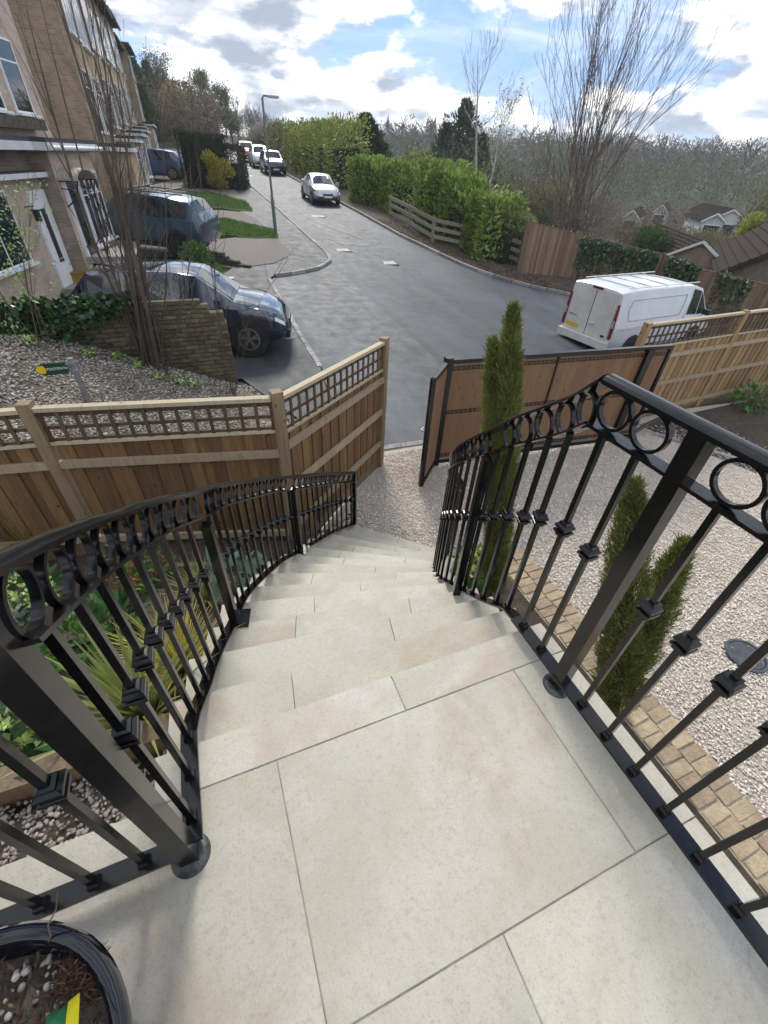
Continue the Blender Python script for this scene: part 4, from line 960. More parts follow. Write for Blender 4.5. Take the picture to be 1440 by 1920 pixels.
# primroses
PRIM = leafmat('primrose_leaf', (.10, .19, .04), .3); PRIMF = leafmat('primrose_flower', (.66, .66, .30), .2)
for i, (px, py, s_) in enumerate([(35, 628, .22), (60, 615, .16), (62, 650, .12), (170, 668, .12), (222, 675, .1), (300, 712, .12), (340, 722, .16), (365, 728, .14), (258, 690, .08)]):
    c = G(px, py); bushplant(['primrose clump furthest left on the bank', 'primrose clump under the ivy at the left edge', 'small primrose above the footpath sign', 'primrose right of the footpath sign', 'tiny primrose in the middle of the bank', 'primrose left of the pair by the wall end', 'larger primrose at the foot of the brick wall', 'primrose nearest the wall corner', 'single pale primrose between the sign and the wall'][i], tuple(c), s_*.75, 50, .07, PRIM, (PRIMF, 14, .03), .45, 'primrose')
# brick wall -----------------------------------------------------------
WY = 8.5; WX1 = .455; WB_ = -2.28; WTOP = -.45
OLDB = mat('old_brick', (.165, .128, .085), .95, col2=(.09, .08, .05), scale=9, objrand=.35, bump=.8, bscale=40)
bw_ = thing('brick_wall', 'mossy old brick garden wall stepping down at its end, in front of the dark car', 'brick wall', (WX1, WY, WB_))
MB().box(((WX1-6.5)/2-.0, WY+.112, (WB_-.4+WTOP-.26)/2), (WX1+6.5-.06, .17, WTOP-.26-WB_+.4)).build('mortar', mat('old_mortar', (.12, .105, .08), .95, var=.4, scale=20), bw_)
WBm = [brickmesh('brick', (.212, .1, .063), OLDB) for _ in range(6)]
nrow = int((WTOP-WB_)/.075); cnt = 0; rest = MB()
for r_ in range(nrow):
    z = WB_+.035+r_*.075; k = nrow-1-r_
    xe = WX1-(.38 if k < 1 else (.26 if k < 3 else (.13 if k < 5 else 0)))
    x = xe-.106-(.112 if r_ % 2 else 0)
    if r_ % 2: 
        link(rnd.choice(WBm), 'brick', None, bw_, TRS((xe-.05, WY+.05, z), 0, (.47, 1, 1))); cnt += 1
    while x > -6.:
        vis = gz(x, 8.45) < z+.05
        if vis and x > -2.6 and cnt < 300: link(rnd.choice(WBm), 'brick', None, bw_, TRS((x+rnd.gauss(0, .003), WY+.05+rnd.gauss(0, .003), z), rnd.gauss(0, .01))); cnt += 1
        elif vis: rest.box((x, WY+.05+rnd.gauss(0, .003), z), (.212, .1, .063))
        x -= .2235
o = rest.build('brickwork', OLDB, bw_); props(o, kind='stuff')
WEND = MB()
for r_ in range(nrow-5):
    z = WB_+.035+r_*.075; WEND.box((WX1-.05, WY+.16, z), (.1, .1, .063))
o = WEND.build('brickwork', OLDB, bw_); props(o, kind='stuff')
# ivy over the left of the wall
IVY = leafmat('ivy_leaf', (.028, .062, .02), .5, .1, .35)
pos = []
for _ in range(5200):
    x = rnd.uniform(-5.5, -.85); f_ = min(1, max(.12, (-.8-x)/1.4)); z = WTOP+.1-abs(rnd.gauss(0, .38*f_)); pos.append((x, WY-.03-abs(rnd.gauss(0, .09)), max(z, gz(x, 8.45))))
V, F = leaves(np.array(pos), .085, .8); iv = thing('ivy', 'dark ivy hanging over the left of the brick wall', 'ivy', (-2, WY, WTOP)); npmesh('leaves', V, F, IVY, iv)
mb = MB()
for _ in range(14):
    x = rnd.uniform(-5, -.8); mb.tube([(x, WY-.03, gz(x, 8.45)), (x+rnd.uniform(-.2, .2), WY-.05, WTOP-.4), (x+rnd.uniform(-.3, .3), WY-.02, WTOP+.05)], .009, 4)
mb.build('stems', BARK, iv)
# footpath sign ----------------------------------------------------------
sy_ = 6.55; st_ = PY(128, 673, sy_); sr = PY(131, 690, sy_)
sg = thing('footpath_sign', 'green fingerpost with a yellow arrow reading FOOTPATH above the left fence', 'sign', (st_.x+.02, sy_, gz(st_.x, sy_)))
POLE = mat('galvanised_pole', (.30, .31, .33), .42, metal=.5, var=.2, scale=10)
MB().tube([(st_.x+.02, sy_, gz(st_.x, sy_)-.1), (st_.x+.02, sy_, st_.z+.01)], .038, 14).build('pole', POLE, sg, smooth=40)
e1, e2 = PY(68, 677, sy_), PY(84, 700, sy_); Hh = (st_.z-PY(138, 697, sy_).z)*.86; w0 = st_.x-.02; w1 = e1.x-.07
zc = st_.z-Hh/2-.02; sh = Hh/2
GREEN = mat('sign_green', (.006, .05, .028), .4, var=.1); YEL = mat('sign_yellow', (.75, .50, .02), .45, var=.08)
def plate(name, pts, y, th, m, par): # polygon in the XZ plane
    n = len(pts); v = [(p[0], y-th/2, p[1]) for p in pts]+[(p[0], y+th/2, p[1]) for p in pts]
    return MB().add(v, [tuple(range(n)), tuple(range(2*n-1, n-1, -1))]+[(i, n+i, n+(i+1) % n, (i+1) % n) for i in range(n)]).build(name, m, par, fixn=True)
pl = plate('panel', [(w0, zc-sh), (w0, zc+sh), (w1+.11, zc+sh), (w1, zc), (w1+.11, zc-sh)], sy_-.045, .02, GREEN, sg)
plate('arrow', [(w1+.03, zc), (w1+.065, zc+.045), (w1+.125, zc+.05), (w1+.15, zc), (w1+.125, zc-.05), (w1+.065, zc-.045)], sy_-.057, .004, YEL, pl)
for dz in (sh-.02, -sh+.02): MB().box((st_.x+.01, sy_-.02, zc+dz), (.10, .10, .03)).build('clamp', POLE, sg)
tcu = bpy.data.curves.new('lettering', 'FONT'); tcu.body = 'FOOTPATH'; tcu.size = .045; tcu.extrude = .001; tcu.align_x = 'CENTER'; tcu.align_y = 'CENTER'
to = bpy.data.objects.new('tmp', tcu); C.objects.link(to); dg = bpy.context.evaluated_depsgraph_get(); tm = bpy.data.meshes.new_from_object(to.evaluated_get(dg)); bpy.data.objects.remove(to)
tm.name = 'lettering'; link(tm, 'lettering', mat('sign_white', (.8, .8, .78), .5, var=.03), pl, TRS(((w0+w1)/2+.075, sy_-.0585, zc), 0, rx=R(90)))
# low white handrail of the footpath, behind the left fence
hr = thing('metal_barrier', 'fallen grey metal rail seen through the trellis at the left', 'barrier', tuple(P(80, 800, -1.7)))
MB().tube([P(0, 790, -1.4), P(80, 803, -1.42), P(165, 820, -1.6)], .03, 10).build('rail', POLE, hr, smooth=40)
# bare multi-stemmed shrub ------------------------------------------------
def bareshrub(label, name, base, stems, rad, kids=4, depth=1, upb=.18, mat_=TWIG, group=None, spread=.35):
    """stems: list of (tip px, tip py, distance)"""
    t = thing(name, label, 'shrub', tuple(base), group); mb = MB()
    for i, (tp, r) in enumerate(stems):
        b = Vector(base)+Vector((rnd.uniform(-rad, rad), rnd.uniform(-rad*.5, rad*.5), 0)); b.z = gz(b.x, b.y)-.05 if name != 'coppiced_tree' else b.z
        d = tp-b; L_ = d.length; side = Vector((rnd.gauss(0, 1), rnd.gauss(0, 1), 0))*L_*.05
        pts = [b+d*s+side*math.sin(s*math.pi)+Vector((0, 0, L_*.03*math.sin(s*math.pi))) for s in (0, .2, .4, .6, .8, 1.)]
        rd = [r, r*.88, r*.72, r*.55, r*.38, r*.15]; mb.tube(pts, rd, 6)
        for _ in range(kids):
            k = rnd.randint(1, 4); q = pts[k].lerp(pts[k+1], rnd.random()); a = rnd.uniform(0, 6.28)
            nd = (d.normalized()+Vector((math.cos(a), math.sin(a), 0))*rnd.uniform(.3, .8)*spread*2).normalized()
            branch(mb, q, nd, L_*rnd.uniform(.12, .3), rd[k]*.42, depth, 4, 2, .45, upb, .10, 3, rmin=.0025)
    mb.build('stems', mat_, t, smooth=60); return t
sbase = G(300, 690); sb0 = Vector((sbase.x, sbase.y, sbase.z)); rs = math.hypot(sbase.x, sbase.y)
tips = [(75, 0, 0), (105, 0, .1), (165, 0, -.1), (50, 20, .2), (132, 5, .3), (190, 60, .0), (215, 95, -.2), (270, 250, .1), (300, 240, -.1), (355, 285, .1), (330, 390, -.4), (240, 190, .3), (250, 330, -.2), (285, 330, .2), (200, 300, .3), (225, 350, .2), (150, 120, .2), (178, 200, .1), (210, 420, -.2)]
ST = [(PR(px, py, rs+dr), rnd.uniform(.016, .034) if py < 150 else rnd.uniform(.010, .018)) for px, py, dr in tips]
bareshrub('bare multi-stemmed shrub rising in front of the brick wall and houses', 'bare_shrub', sb0, ST, .30, 6, 1)
s2 = G(440, 742); r2_ = math.hypot(s2.x, s2.y)
bareshrub('thin bare sapling at the end of the brick wall', 'bare_sapling', s2, [(PR(432, 255, r2_), .012), (PR(465, 560, r2_+.1), .007), (PR(525, 510, r2_+.2), .006), (PR(372, 300, r2_+.1), .010)], .05, 7, 0)
s3 = G(255, 640); r3_ = math.hypot(s3.x, s3.y)
bareshrub('tangle of pale twiggy stems against the middle of the brick wall', 'bare_shrub', s3, [(PR(250, 430, r3_), .012), (PR(300, 460, r3_), .01), (PR(350, 470, r3_-.2), .012), (PR(330, 560, r3_-.3), .008), (PR(380, 640, r3_-.4), .008), (PR(200, 480, r3_), .009), (PR(420, 650, r3_-.3), .007), (PR(160, 560, r3_), .007)], .3, 7, 1, mat_=mat('pale_twig', (.17, .135, .10), .85, var=.3, scale=3))
s4 = G(75, 640); r4_ = math.hypot(s4.x, s4.y)
t_ = bareshrub('leafing thin shrub in front of the door and window at the left edge', 'bare_shrub', s4, [(PR(10, 330, r4_), .012), (PR(35, 420, r4_), .010), (PR(60, 380, r4_), .009), (PR(0, 470, r4_), .010), (PR(150, 600, r4_-.2), .007)], .15, 6, 1)
pos = np.array([tuple(PR(rnd.gauss(35, 28), rnd.uniform(340, 570), r4_+rnd.gauss(0, .15))) for _ in range(420)]); V, F = leaves(pos, .05, .5); npmesh('leaves', V, F, leafmat('young_leaf', (.16, .25, .07), .3), t_)
# ================================================================== vehicles
def paint(name, c, metal=.35, rough=.3): return mat(name, c, rough, var=.08, scale=3, metal=metal, coat=1.)
def xsec(low, belt, top, wl, wb, wt, van=False):
    m = (low+belt)*.5
    return [(0, low), (wl*.82, low), (wl*.985, low+.10), (wl, m), (wb*1.0, belt-.06), (wb*.975, belt), (wt+.012, top-.075 if top-belt > .2 else (top+belt)/2), (wt, top-.035 if top-belt > .2 else top-.008), (wt*.72, top), (0, top+.018)]
KINDS = {
 'hatch': dict(st=[(-2.15, .46, .86, .9, .70, .70, .5), (-2.1, .30, .98, 1.04, .82, .80, .60), (-1.98, .24, 1.02, 1.12, .86, .85, .66), (-1.62, .2, 1.02, 1.47, .89, .88, .62), (-.95, .2, 1.0, 1.555, .9, .89, .64), (-.05, .2, .98, 1.57, .9, .89, .65), (.42, .2, .965, 1.5, .9, .885, .64), (1.12, .2, .97, 1.02, .9, .865, .74), (1.55, .22, .92, .96, .89, .835, .70), (1.88, .25, .83, .865, .85, .77, .62), (2.06, .30, .70, .73, .78, .69, .52), (2.15, .40, .58, .6, .64, .58, .42)], ws=(6, 7), rw=(2, 3), side=[(3, 4), (4, 5), (5, 6)], wheels=(-1.33, 1.32, .335)),
 'saloon': dict(st=[(-2.12, .44, .84, .88, .68, .68, .5), (-2.05, .30, .93, .98, .80, .78, .60), (-1.6, .22, .96, 1.05, .87, .85, .66), (-1.12, .2, .96, 1.34, .88, .86, .58), (-.7, .2, .95, 1.40, .88, .87, .60), (-.1, .2, .93, 1.42, .88, .87, .61), (.25, .2, .92, 1.36, .88, .87, .60), (1.0, .2, .91, .95, .88, .845, .72), (1.5, .22, .86, .89, .87, .81, .68), (1.9, .25, .77, .80, .82, .74, .60), (2.05, .30, .66, .68, .76, .67, .5), (2.13, .38, .55, .57, .64, .57, .42)], ws=(6, 7), rw=(2, 3), side=[(3, 4), (4, 5), (5, 6)], wheels=(-1.32, 1.33, .31)),
 'suv': dict(st=[(-2.28, .58, 1.0, 1.05, .74, .74, .55), (-2.22, .42, 1.12, 1.2, .87, .86, .68), (-2.12, .36, 1.14, 1.36, .90, .89, .68), (-1.85, .32, 1.15, 1.66, .92, .905, .66), (-1.0, .3, 1.12, 1.74, .93, .92, .68), (0, .3, 1.10, 1.75, .93, .92, .69), (.45, .3, 1.09, 1.68, .93, .915, .68), (1.05, .3, 1.10, 1.16, .93, .90, .79), (1.6, .32, 1.06, 1.11, .92, .88, .76), (2.0, .36, .98, 1.02, .89, .83, .70), (2.2, .42, .84, .88, .82, .75, .6), (2.28, .52, .7, .72, .7, .65, .5)], ws=(6, 7), rw=(2, 3), side=[(3, 4), (4, 5), (5, 6)], wheels=(-1.38, 1.42, .385)),
 'van': dict(st=[(-2.48, .36, 1.06, 1.90, .95, .965, .855), (-2.43, .33, 1.08, 1.935, .975, .985, .87), (-1.2, .3, 1.08, 1.965, .985, .99, .875), (.2, .3, 1.08, 1.965, .985, .99, .875), (.72, .3, 1.07, 1.945, .985, .985, .86), (1.25, .3, 1.06, 1.84, .985, .975, .83), (1.85, .3, 1.06, 1.26, .98, .94, .82), (2.2, .32, 1.0, 1.06, .95, .89, .76), (2.42, .34, .82, .88, .88, .8, .66), (2.5, .38, .62, .66, .76, .7, .55)], ws=(5, 6), rw=None, side=[(4, 5), (5, 6)], wheels=(-1.48, 1.5, .335)),
}
def quadshrink(q, k, off):
    q = [Vector(p) for p in q]; c = sum(q, Vector())/4; n = (q[1]-q[0]).cross(q[3]-q[0]).normalized()
    return [c+(p-c)*k+n*off for p in q]
def wheel_parts():
    out = {}
    return out
def make_wheel(t, x, y, r, side, dark=False, rimm=None):
    w = thing_part(t, 'wheel')
    return w
def car(name, label, cat, kind, loc, head, pm, scale=(1, 1, 1), pitch=0., rimm=None, wheels=True, plate_f=None, plate_r=None, roofm=None, extras=(), roll=0.):
    K = KINDS[kind]; t = thing(name, label, cat, tuple(loc), None, (roll, -pitch, head)); sx, sy, sz = scale
    st = K['st']; secs = []
    for (x, low, belt, top, wl, wb, wt) in st: secs.append([(x*sx, p[0]*sy, p[1]*sz) for p in xsec(low, belt, top, wl, wb, wt)])
    n = len(secs[0]); b = MB(); idx = []
    for s in secs:
        row = [p for p in s]+[(p[0], -p[1], p[2]) for p in s[-2:0:-1]]
        idx.append(len(b.v)); b.v += row
    m_ = 2*n-2
    for i in range(len(secs)-1):
        for j in range(m_): b.f.append((idx[i]+j, idx[i]+(j+1) % m_, idx[i+1]+(j+1) % m_, idx[i+1]+j))
    b.f.append(tuple(idx[0]+j for j in range(m_-1, -1, -1))); b.f.append(tuple(idx[-1]+j for j in range(m_)))
    body = b.build('body', pm, t, local=True, fixn=True, smooth=48)
    # glass
    def pane(nm, qs):
        g_ = MB()
        for q in qs: g_.add(q, [(0, 1, 2, 3)])
        me = g_.mesh(nm); bm = bmesh.new(); bm.from_mesh(me); bmesh.ops.recalc_face_normals(bm, faces=bm.faces); bm.to_mesh(me); bm.free()
        return link(me, nm, GLASS, t, local=True)
    for (a, c) in K['side']:
        for sg_ in (1, -1):
            q = [secs[a][5], secs[c][5], secs[c][6], secs[a][6]]; q = [Vector((p[0], p[1]*sg_, p[2])) for p in q]
            if sg_ < 0: q = [q[1], q[0], q[3], q[2]]
            cc = sum(q, Vector())/4; out = Vector((0, sg_, .35)).normalized()*.012
            kx, kz_ = .93, .86
            ctr = lambda p: Vector((cc.x+(p.x-cc.x)*kx, p.y, cc.z+(p.z-cc.z)*kz_))
            q2_ = [cc+(p-cc)*.9+out for p in q]; pane('side_window', [q2_])
    def across(i, j, nm, k=.9):
        ra_ = [secs[i][q] for q in (7, 8, 9)]; rb_ = [secs[j][q] for q in (7, 8, 9)]
        a = [Vector(ra_[0]), Vector(ra_[2]), Vector((ra_[0][0], -ra_[0][1], ra_[0][2]))]; c = [Vector(rb_[0]), Vector(rb_[2]), Vector((rb_[0][0], -rb_[0][1], rb_[0][2]))]
        nn = (c[1]-a[1]).cross(Vector((0, 1, 0))).normalized(); nn = nn if nn.z > 0 else -nn
        def lp(p, q, s): return p.lerp(q, s)
        rows_ = []
        for s in (.06, .94):
            e = [lp(a[q], c[q], s) for q in range(3)]; rows_.append([e[1].lerp(e[0], .88)+nn*.014, e[1]+nn*.016, e[1].lerp(e[2], .88)+nn*.014])
        pane(nm, [[rows_[0][0], rows_[0][1], rows_[1][1], rows_[1][0]], [rows_[0][1], rows_[0][2], rows_[1][2], rows_[1][1]]])
    across(*K['ws'], 'windscreen')
    if K['rw']: across(*K['rw'], 'rear_window')
    # wheels
    xr_, xf_, r = K['wheels']; r *= sz
    for x in (xr_*sx, xf_*sx):
        for sg_ in (1, -1):
            yw = .9*sy if kind != 'van' else .985*sy
            yw = st[5][4]*sy
            MB().lathe([(0, -.004), (r*1.16, -.004), (r*1.16, .004), (0, .004)], 28, (x, sg_*(yw+.003), r*1.03), 'Y').build('wheel_arch', DARKP, t, local=True)
            wmb = MB().lathe([(r*.66, -.09), (r*.97, -.09), (r, -.07), (r, .07), (r*.97, .09), (r*.66, .09), (r*.66, -.09)], 32, (x, sg_*(yw-.075), r), 'Y'); wo_ = wmb.build('wheel', RUBBER, t, local=True, fixn=True, smooth=40)
            rm = rimm or ALLOY; yo = sg_*(yw+.012); q = MB()
            q.lathe([(r*.69, -.012), (r*.69, .012), (r*.60, .012), (r*.60, -.012), (r*.69, -.012)], 28, (x, yo, r), 'Y'); q.lathe([(0, -.01), (r*.16, -.01), (r*.16, .014), (0, .014)], 14, (x, yo, r), 'Y')
            for a in range(5):
                an = a*2*math.pi/5+.3
                for da in (-.17, .17):
                    q.bar((x+math.cos(an+da*.4)*r*.12, yo, r+math.sin(an+da*.4)*r*.12), (x+math.cos(an+da)*r*.64, yo, r+math.sin(an+da)*r*.64), .022, r*.11, up=(0, 1, 0)) if False else q.bar((x+math.cos(an+da*.4)*r*.12, yo, r+math.sin(an+da*.4)*r*.12), (x+math.cos(an+da)*r*.64, yo, r+math.sin(an+da)*r*.64), r*.10, .02, up=(0, 1, 0))
            q.build('rim', rm, wo_, local=True, fixn=True)
            MB().lathe([(0, -.003), (r*.64, -.003), (r*.64, .003), (0, .003)], 24, (x, sg_*(yw-.015), r), 'Y').build('hub', DARKP, wo_, local=True)
    # lights, plates, mirrors, bumper trim
    LMP = mat('headlight_glass', (.62, .64, .66), .08, var=.2, scale=20, spec=.8); TLT = mat('tail_light', (.14, .012, .012), .2, var=.3, scale=20)
    f0 = st[-3]; f1 = st[-2]; r0 = st[1]
    for sg_ in (1, -1):
        if kind != 'van':
            a, c = secs[-3], secs[-2]
            q = [(a[4][0], a[4][1]*1.005, a[4][2]-.02), (c[4][0], c[4][1]*1.01, c[4][2]-.0), (c[3][0]+.012, c[3][1]*.96, (c[3][2]*.45+c[4][2]*.55)), (a[3][0], a[3][1]*1.002, (a[3][2]*.30+a[4][2]*.70))]
            e = (secs[-2][4][0]+.02, secs[-2][4][1]*.62, secs[-2][4][2]-.02); e2_ = (secs[-2][4][0]+.045, secs[-2][4][1]*.62, secs[-2][4][2]-.11)
            v = [Vector((p[0], p[1]*sg_, p[2])) for p in q+[e, e2_]]; hl = MB().add(v, [(0, 1, 2, 3), (1, 4, 5, 2)]); hl.v = [tuple(Vector(p)+Vector((.012, .012*sg_, .004))) for p in hl.v]
            hl.build('headlight', LMP, t, local=True)
            MB().box((r0[0]*sx-.005, sg_*r0[4]*sy*.86, (r0[2]-.12)*sz), (.08, .16*sy, .12*sz)).build('tail_light', TLT, t, local=True)
        xm = st[K['ws'][1]][0]*sx-.28; zm = (st[K['ws'][1]][2]+.06)*sz
        mb = MB().box((xm, sg_*(st[5][4]*sy+.10), zm+.03), (.12, .2, .15)); mb.build('mirror', pm if kind != 'van' else DARKP, t, local=True, fixn=True)
        if kind != 'van':
            for xx in (-.75, .2): MB().box((xx*sx, sg_*(.9*sy), .86*sz), (.17, .03, .03)).build('door_handle', pm, t, local=True)
            for a, c in zip(K['side'][:-1], K['side'][1:]): pass
            MB().bar((st[1][0]*sx*.9, sg_*st[5][4]*sy*.995, .30*sz), (st[-2][0]*sx*.85, sg_*st[5][4]*sy*.99, .30*sz), .03, .10).build('sill', DARKP, t, local=True)
    SEAMM = mat('panel_gap', (.02, .02, .022), .7)
    for xx in ((-.98, .02, .98) if kind != 'van' else (.62, 1.62)):
        xx *= sx
        for i in range(len(secs)-1):
            if secs[i][0][0] <= xx <= secs[i+1][0][0]:
                u = (xx-secs[i][0][0])/(secs[i+1][0][0]-secs[i][0][0])
                for sg_ in (1, -1):
                    pp = [Vector(secs[i][q]).lerp(Vector(secs[i+1][q]), u) for q in ((2, 3, 4, 5, 6) if xx < .5 else (2, 3, 4, 5))]; pp = [Vector((p.x, (p.y+.001)*sg_, p.z)) for p in pp]
                    MB().tube(pp, .007, 4).build('door_gap', SEAMM, t, local=True)
    fx = secs[-1][0][0]
    if kind != 'van':
        MB().box((fx-.055, 0, .36*sz), (.14, 1.2*sy, .16*sz)).build('bumper_grille', DARKP, t, local=True)
        MB().box((fx-.03, 0, .56*sz), (.10, .62*sy, .09*sz)).build('grille', DARKP, t, local=True)
        PW = mat('number_plate', (.70, .71, .70), .45, var=.06)
        if plate_f is not False: MB().box((fx+.045, 0, .46*sz), (.012, .50, .11)).build('number_plate', PW, t, local=True)
    return t
def ground_car(x, y): return (x, y, gz(x, y))
ROADP = math.atan(.05)
# silver saloon, nose towards the camera
q = (G(590, 386)+G(640, 386))/2; hd = R(-90-1.6)
car('parked_car', 'silver hatchback parked alone facing the camera beside the laurel hedge', 'car', 'saloon', (q.x+.05, q.y+2.05, gz(q.x, q.y)+.10), hd, paint('silver_paint', (.44, .46, .48), .6, .32), pitch=-ROADP)
q = (G(503, 329)+G(537, 329))/2; car('parked_car', 'dark navy car at the front of the row up the hill', 'car', 'suv', (q.x, q.y+2.1, zroad(q.y+2.1)), hd, paint('navy_paint', (.012, .022, .055), .3), (.97, .98, .93), pitch=-ROADP)
q1_ = Vector((q.x-.15, q.y+8.0)); car('parked_car', 'white car behind the dark navy one up the hill', 'car', 'hatch', (q1_.x, q1_.y, zroad(q1_.y)), hd, paint('pale_paint', (.55, .56, .57), .3), (1, 1, 1.08), pitch=-ROADP)
q2_ = PR(478, 306, 0.01); q2_ = G(475, 307); car('parked_car', 'red car furthest up the hill', 'car', 'suv', (q.x-.55, q.y+14.2, zroad(q.y+14.2)), hd, paint('red_paint', (.22, .018, .012), .3), (.95, .97, .96), pitch=-ROADP)
# white van
van_h = R(5.6); vc = Vector((13.40, 10.59)); vz = -2.97
VW = mat('van_white', (.66, .68, .70), .32, var=.06, scale=2, coat=.6)
vn = car('white_van', 'dirty white panel van parked behind the gate with its rear doors to the camera', 'van', 'van', (vc.x, vc.y, vz), van_h, VW, (1., 1., 1.), rimm=DARKP)
VD = mat('van_dirty_white', (.68, .67, .64), .5, col2=(.57, .55, .49), scale=2.6, detail=7)
SEAM = mat('panel_gap', (.10, .10, .105), .7); TLR = mat('van_tail_light', (.20, .02, .02), .15, var=.5, scale=14, spec=.8); TLW = mat('reverse_light', (.45, .40, .40), .15)
xb = -2.487
def rp_(pts, th=.012, x=xb): # plate on the rear, (y,z)
    n = len(pts); v = [(x-th, p[0], p[1]) for p in pts]+[(x, p[0], p[1]) for p in pts]
    return MB().add(v, [tuple(range(n)), tuple(range(2*n-1, n-1, -1))]+[(i, n+i, n+(i+1) % n, (i+1) % n) for i in range(n)])
for sg_ in (1, -1):
    rp_([(sg_*.012, .62), (sg_*.80, .62), (sg_*.82, 1.1), (sg_*.76, 1.80), (sg_*.70, 1.84), (sg_*.012, 1.84)]).build('rear_door', VD, vn, local=True, fixn=True)
    rp_([(sg_*.07, 1.22), (sg_*.45, 1.17), (sg_*.70, 1.27), (sg_*.68, 1.70), (sg_*.64, 1.74), (sg_*.07, 1.74)], .006, xb-.014).build('door_panel', VD, vn, local=True, fixn=True)
    tl = rp_([(sg_*.86, .66), (sg_*.955, .70), (sg_*.945, 1.12), (sg_*.90, 1.62), (sg_*.845, 1.60), (sg_*.85, 1.1)], .03).build('tail_light', TLR, vn, local=True, fixn=True)
    rp_([(sg_*.865, .98), (sg_*.935, 1.0), (sg_*.925, 1.2), (sg_*.865, 1.18)], .008, xb-.031).build('reverse_light', TLW, tl, local=True, fixn=True)
    # side: cargo panel line, sill and door seam
    b = MB(); y_ = sg_*.992
    for a, c in (((-2.0, 1.16), (.35, 1.16)), ((-2.0, 1.70), (.45, 1.70)), ((-2.0, 1.16), (-2.1, 1.45)), ((-2.1, 1.45), (-2.0, 1.70)), ((.35, 1.16), (.45, 1.70))):
        f_ = lambda z: y_*(1 if z < 1.1 else 1-(z-1.08)*.13)
        b.bar((a[0], f_(a[1]), a[1]), (c[0], f_(c[1]), c[1]), .012, .014, up=(0, 1, 0))
    b.build('side_panel_seam', mat('van_seam', (.42, .44, .46), .5), vn, local=True)
    MB().bar((-2.35, sg_*.985, .95), (1.6, sg_*.985, .95), .022, .05).build('side_moulding', VW, vn, local=True)
    MB().bar((-2.2, sg_*.78, 1.985), (1.0, sg_*.78, 1.985), .03, .02).build('roof_gutter', VW, vn, local=True)
    MB().box((.62, sg_*.985, 1.2), (.012, .012, .9)).build('door_seam', mat('van_seam', (.42, .44, .46), .5), vn, local=True)
for xx in (-1.9, -1.2, -.45, .3): MB().box((xx, 0, 1.983), (.035, 1.5, .014)).build('roof_rib', mat('van_roof_rib', (.42, .40, .36), .7), vn, local=True)
MB().box((xb-.012, .0, 1.2), (.012, .012, 1.2)).build('door_gap', SEAM, vn, local=True)
MB().box((xb-.06, 0, .48), (.16, 1.86, .20)).build('rear_bumper', VD, vn, local=True)
MB().box((xb-.018, 0, 1.875), (.03, .36, .045)).build('brake_light', mat('dark_red_lamp', (.10, .012, .012), .3), vn, local=True)
MB().box((xb-.03, -.14, .95), (.035, .17, .05)).build('door_handle', VW, vn, local=True)
MB().box((xb-.02, .53, .74), (.012, .50, .11)).build('number_plate', mat('yellow_plate', (.62, .46, .05), .5, var=.15, scale=20), vn, local=True)
MB().lathe([(0, -.02), (.055, -.02), (.055, 0), (0, 0)], 18, (0, 0, 0), 'X').mesh('x')
be_ = MB().lathe([(0, -.012), (.05, -.012), (.05, 0)], 18, (0, 0, 0), 'X'); be_.v = [(xb-.014+p[0], -.66+p[1]*1.5, .70+p[2]*.65) for p in be_.v]; be_.build('badge', mat('badge_blue', (.015, .03, .09), .2), vn, local=True)
for i in range(3): MB().box((xb-.014, .70-.10*i, 1.02-.0*i), (.006, .07, .03)).build('lettering', mat('chrome_letter', (.2, .2, .2), .3, metal=.8), vn, local=True)
# blue SUV on the drive, nose to the house
sr_ = P(408, 470, -1.42); sd = Vector((-.90, .436)); sc_ = Vector((.98, 18.75))+sd*2.2
sv = car('parked_car', 'teal blue estate SUV with roof bars on the drive by the houses', 'car', 'suv', (sc_.x, sc_.y, gz(sc_.x, sc_.y)+.20), math.atan2(sd.y, sd.x), paint('teal_paint', (.035, .085, .125), .45), (1., 1., .95), rimm=DARKP, roll=R(-1.5), pitch=R(3.))
for sg_ in (1, -1):
    MB().bar((-1.7, sg_*.62, 1.72), (.35, sg_*.62, 1.70), .035, .03).build('roof_rail', DARKP, sv, local=True)
for xx in (-1.1, -.1): MB().bar((xx, -.72, 1.77), (xx, .72, 1.77), .07, .03).build('roof_bar', DARKP, sv, local=True)
# dark navy car behind the brick wall
nd = Vector((.97, -.243)); nc_ = Vector((-.16, 10.86))
car('parked_car', 'dark blue car with bright reflections nosing out past the end of the brick wall', 'car', 'hatch', (nc_.x, nc_.y, gz(nc_.x, nc_.y)+.03), math.atan2(nd.y, nd.x), mat('deep_blue_paint', (.010, .022, .05), .10, var=.1, metal=.2, coat=1., spec=.9), (1., .98, 1.0))
# blue car by the dark hedge
bq = PR(318, 320, 43.); car('parked_car', 'blue car half hidden by the dark clipped hedge', 'car', 'hatch', (bq.x-.9, bq.y, zroad(bq.y)), R(165), paint('mid_blue_paint', (.03, .075, .20), .4), (1, 1, 1.08))
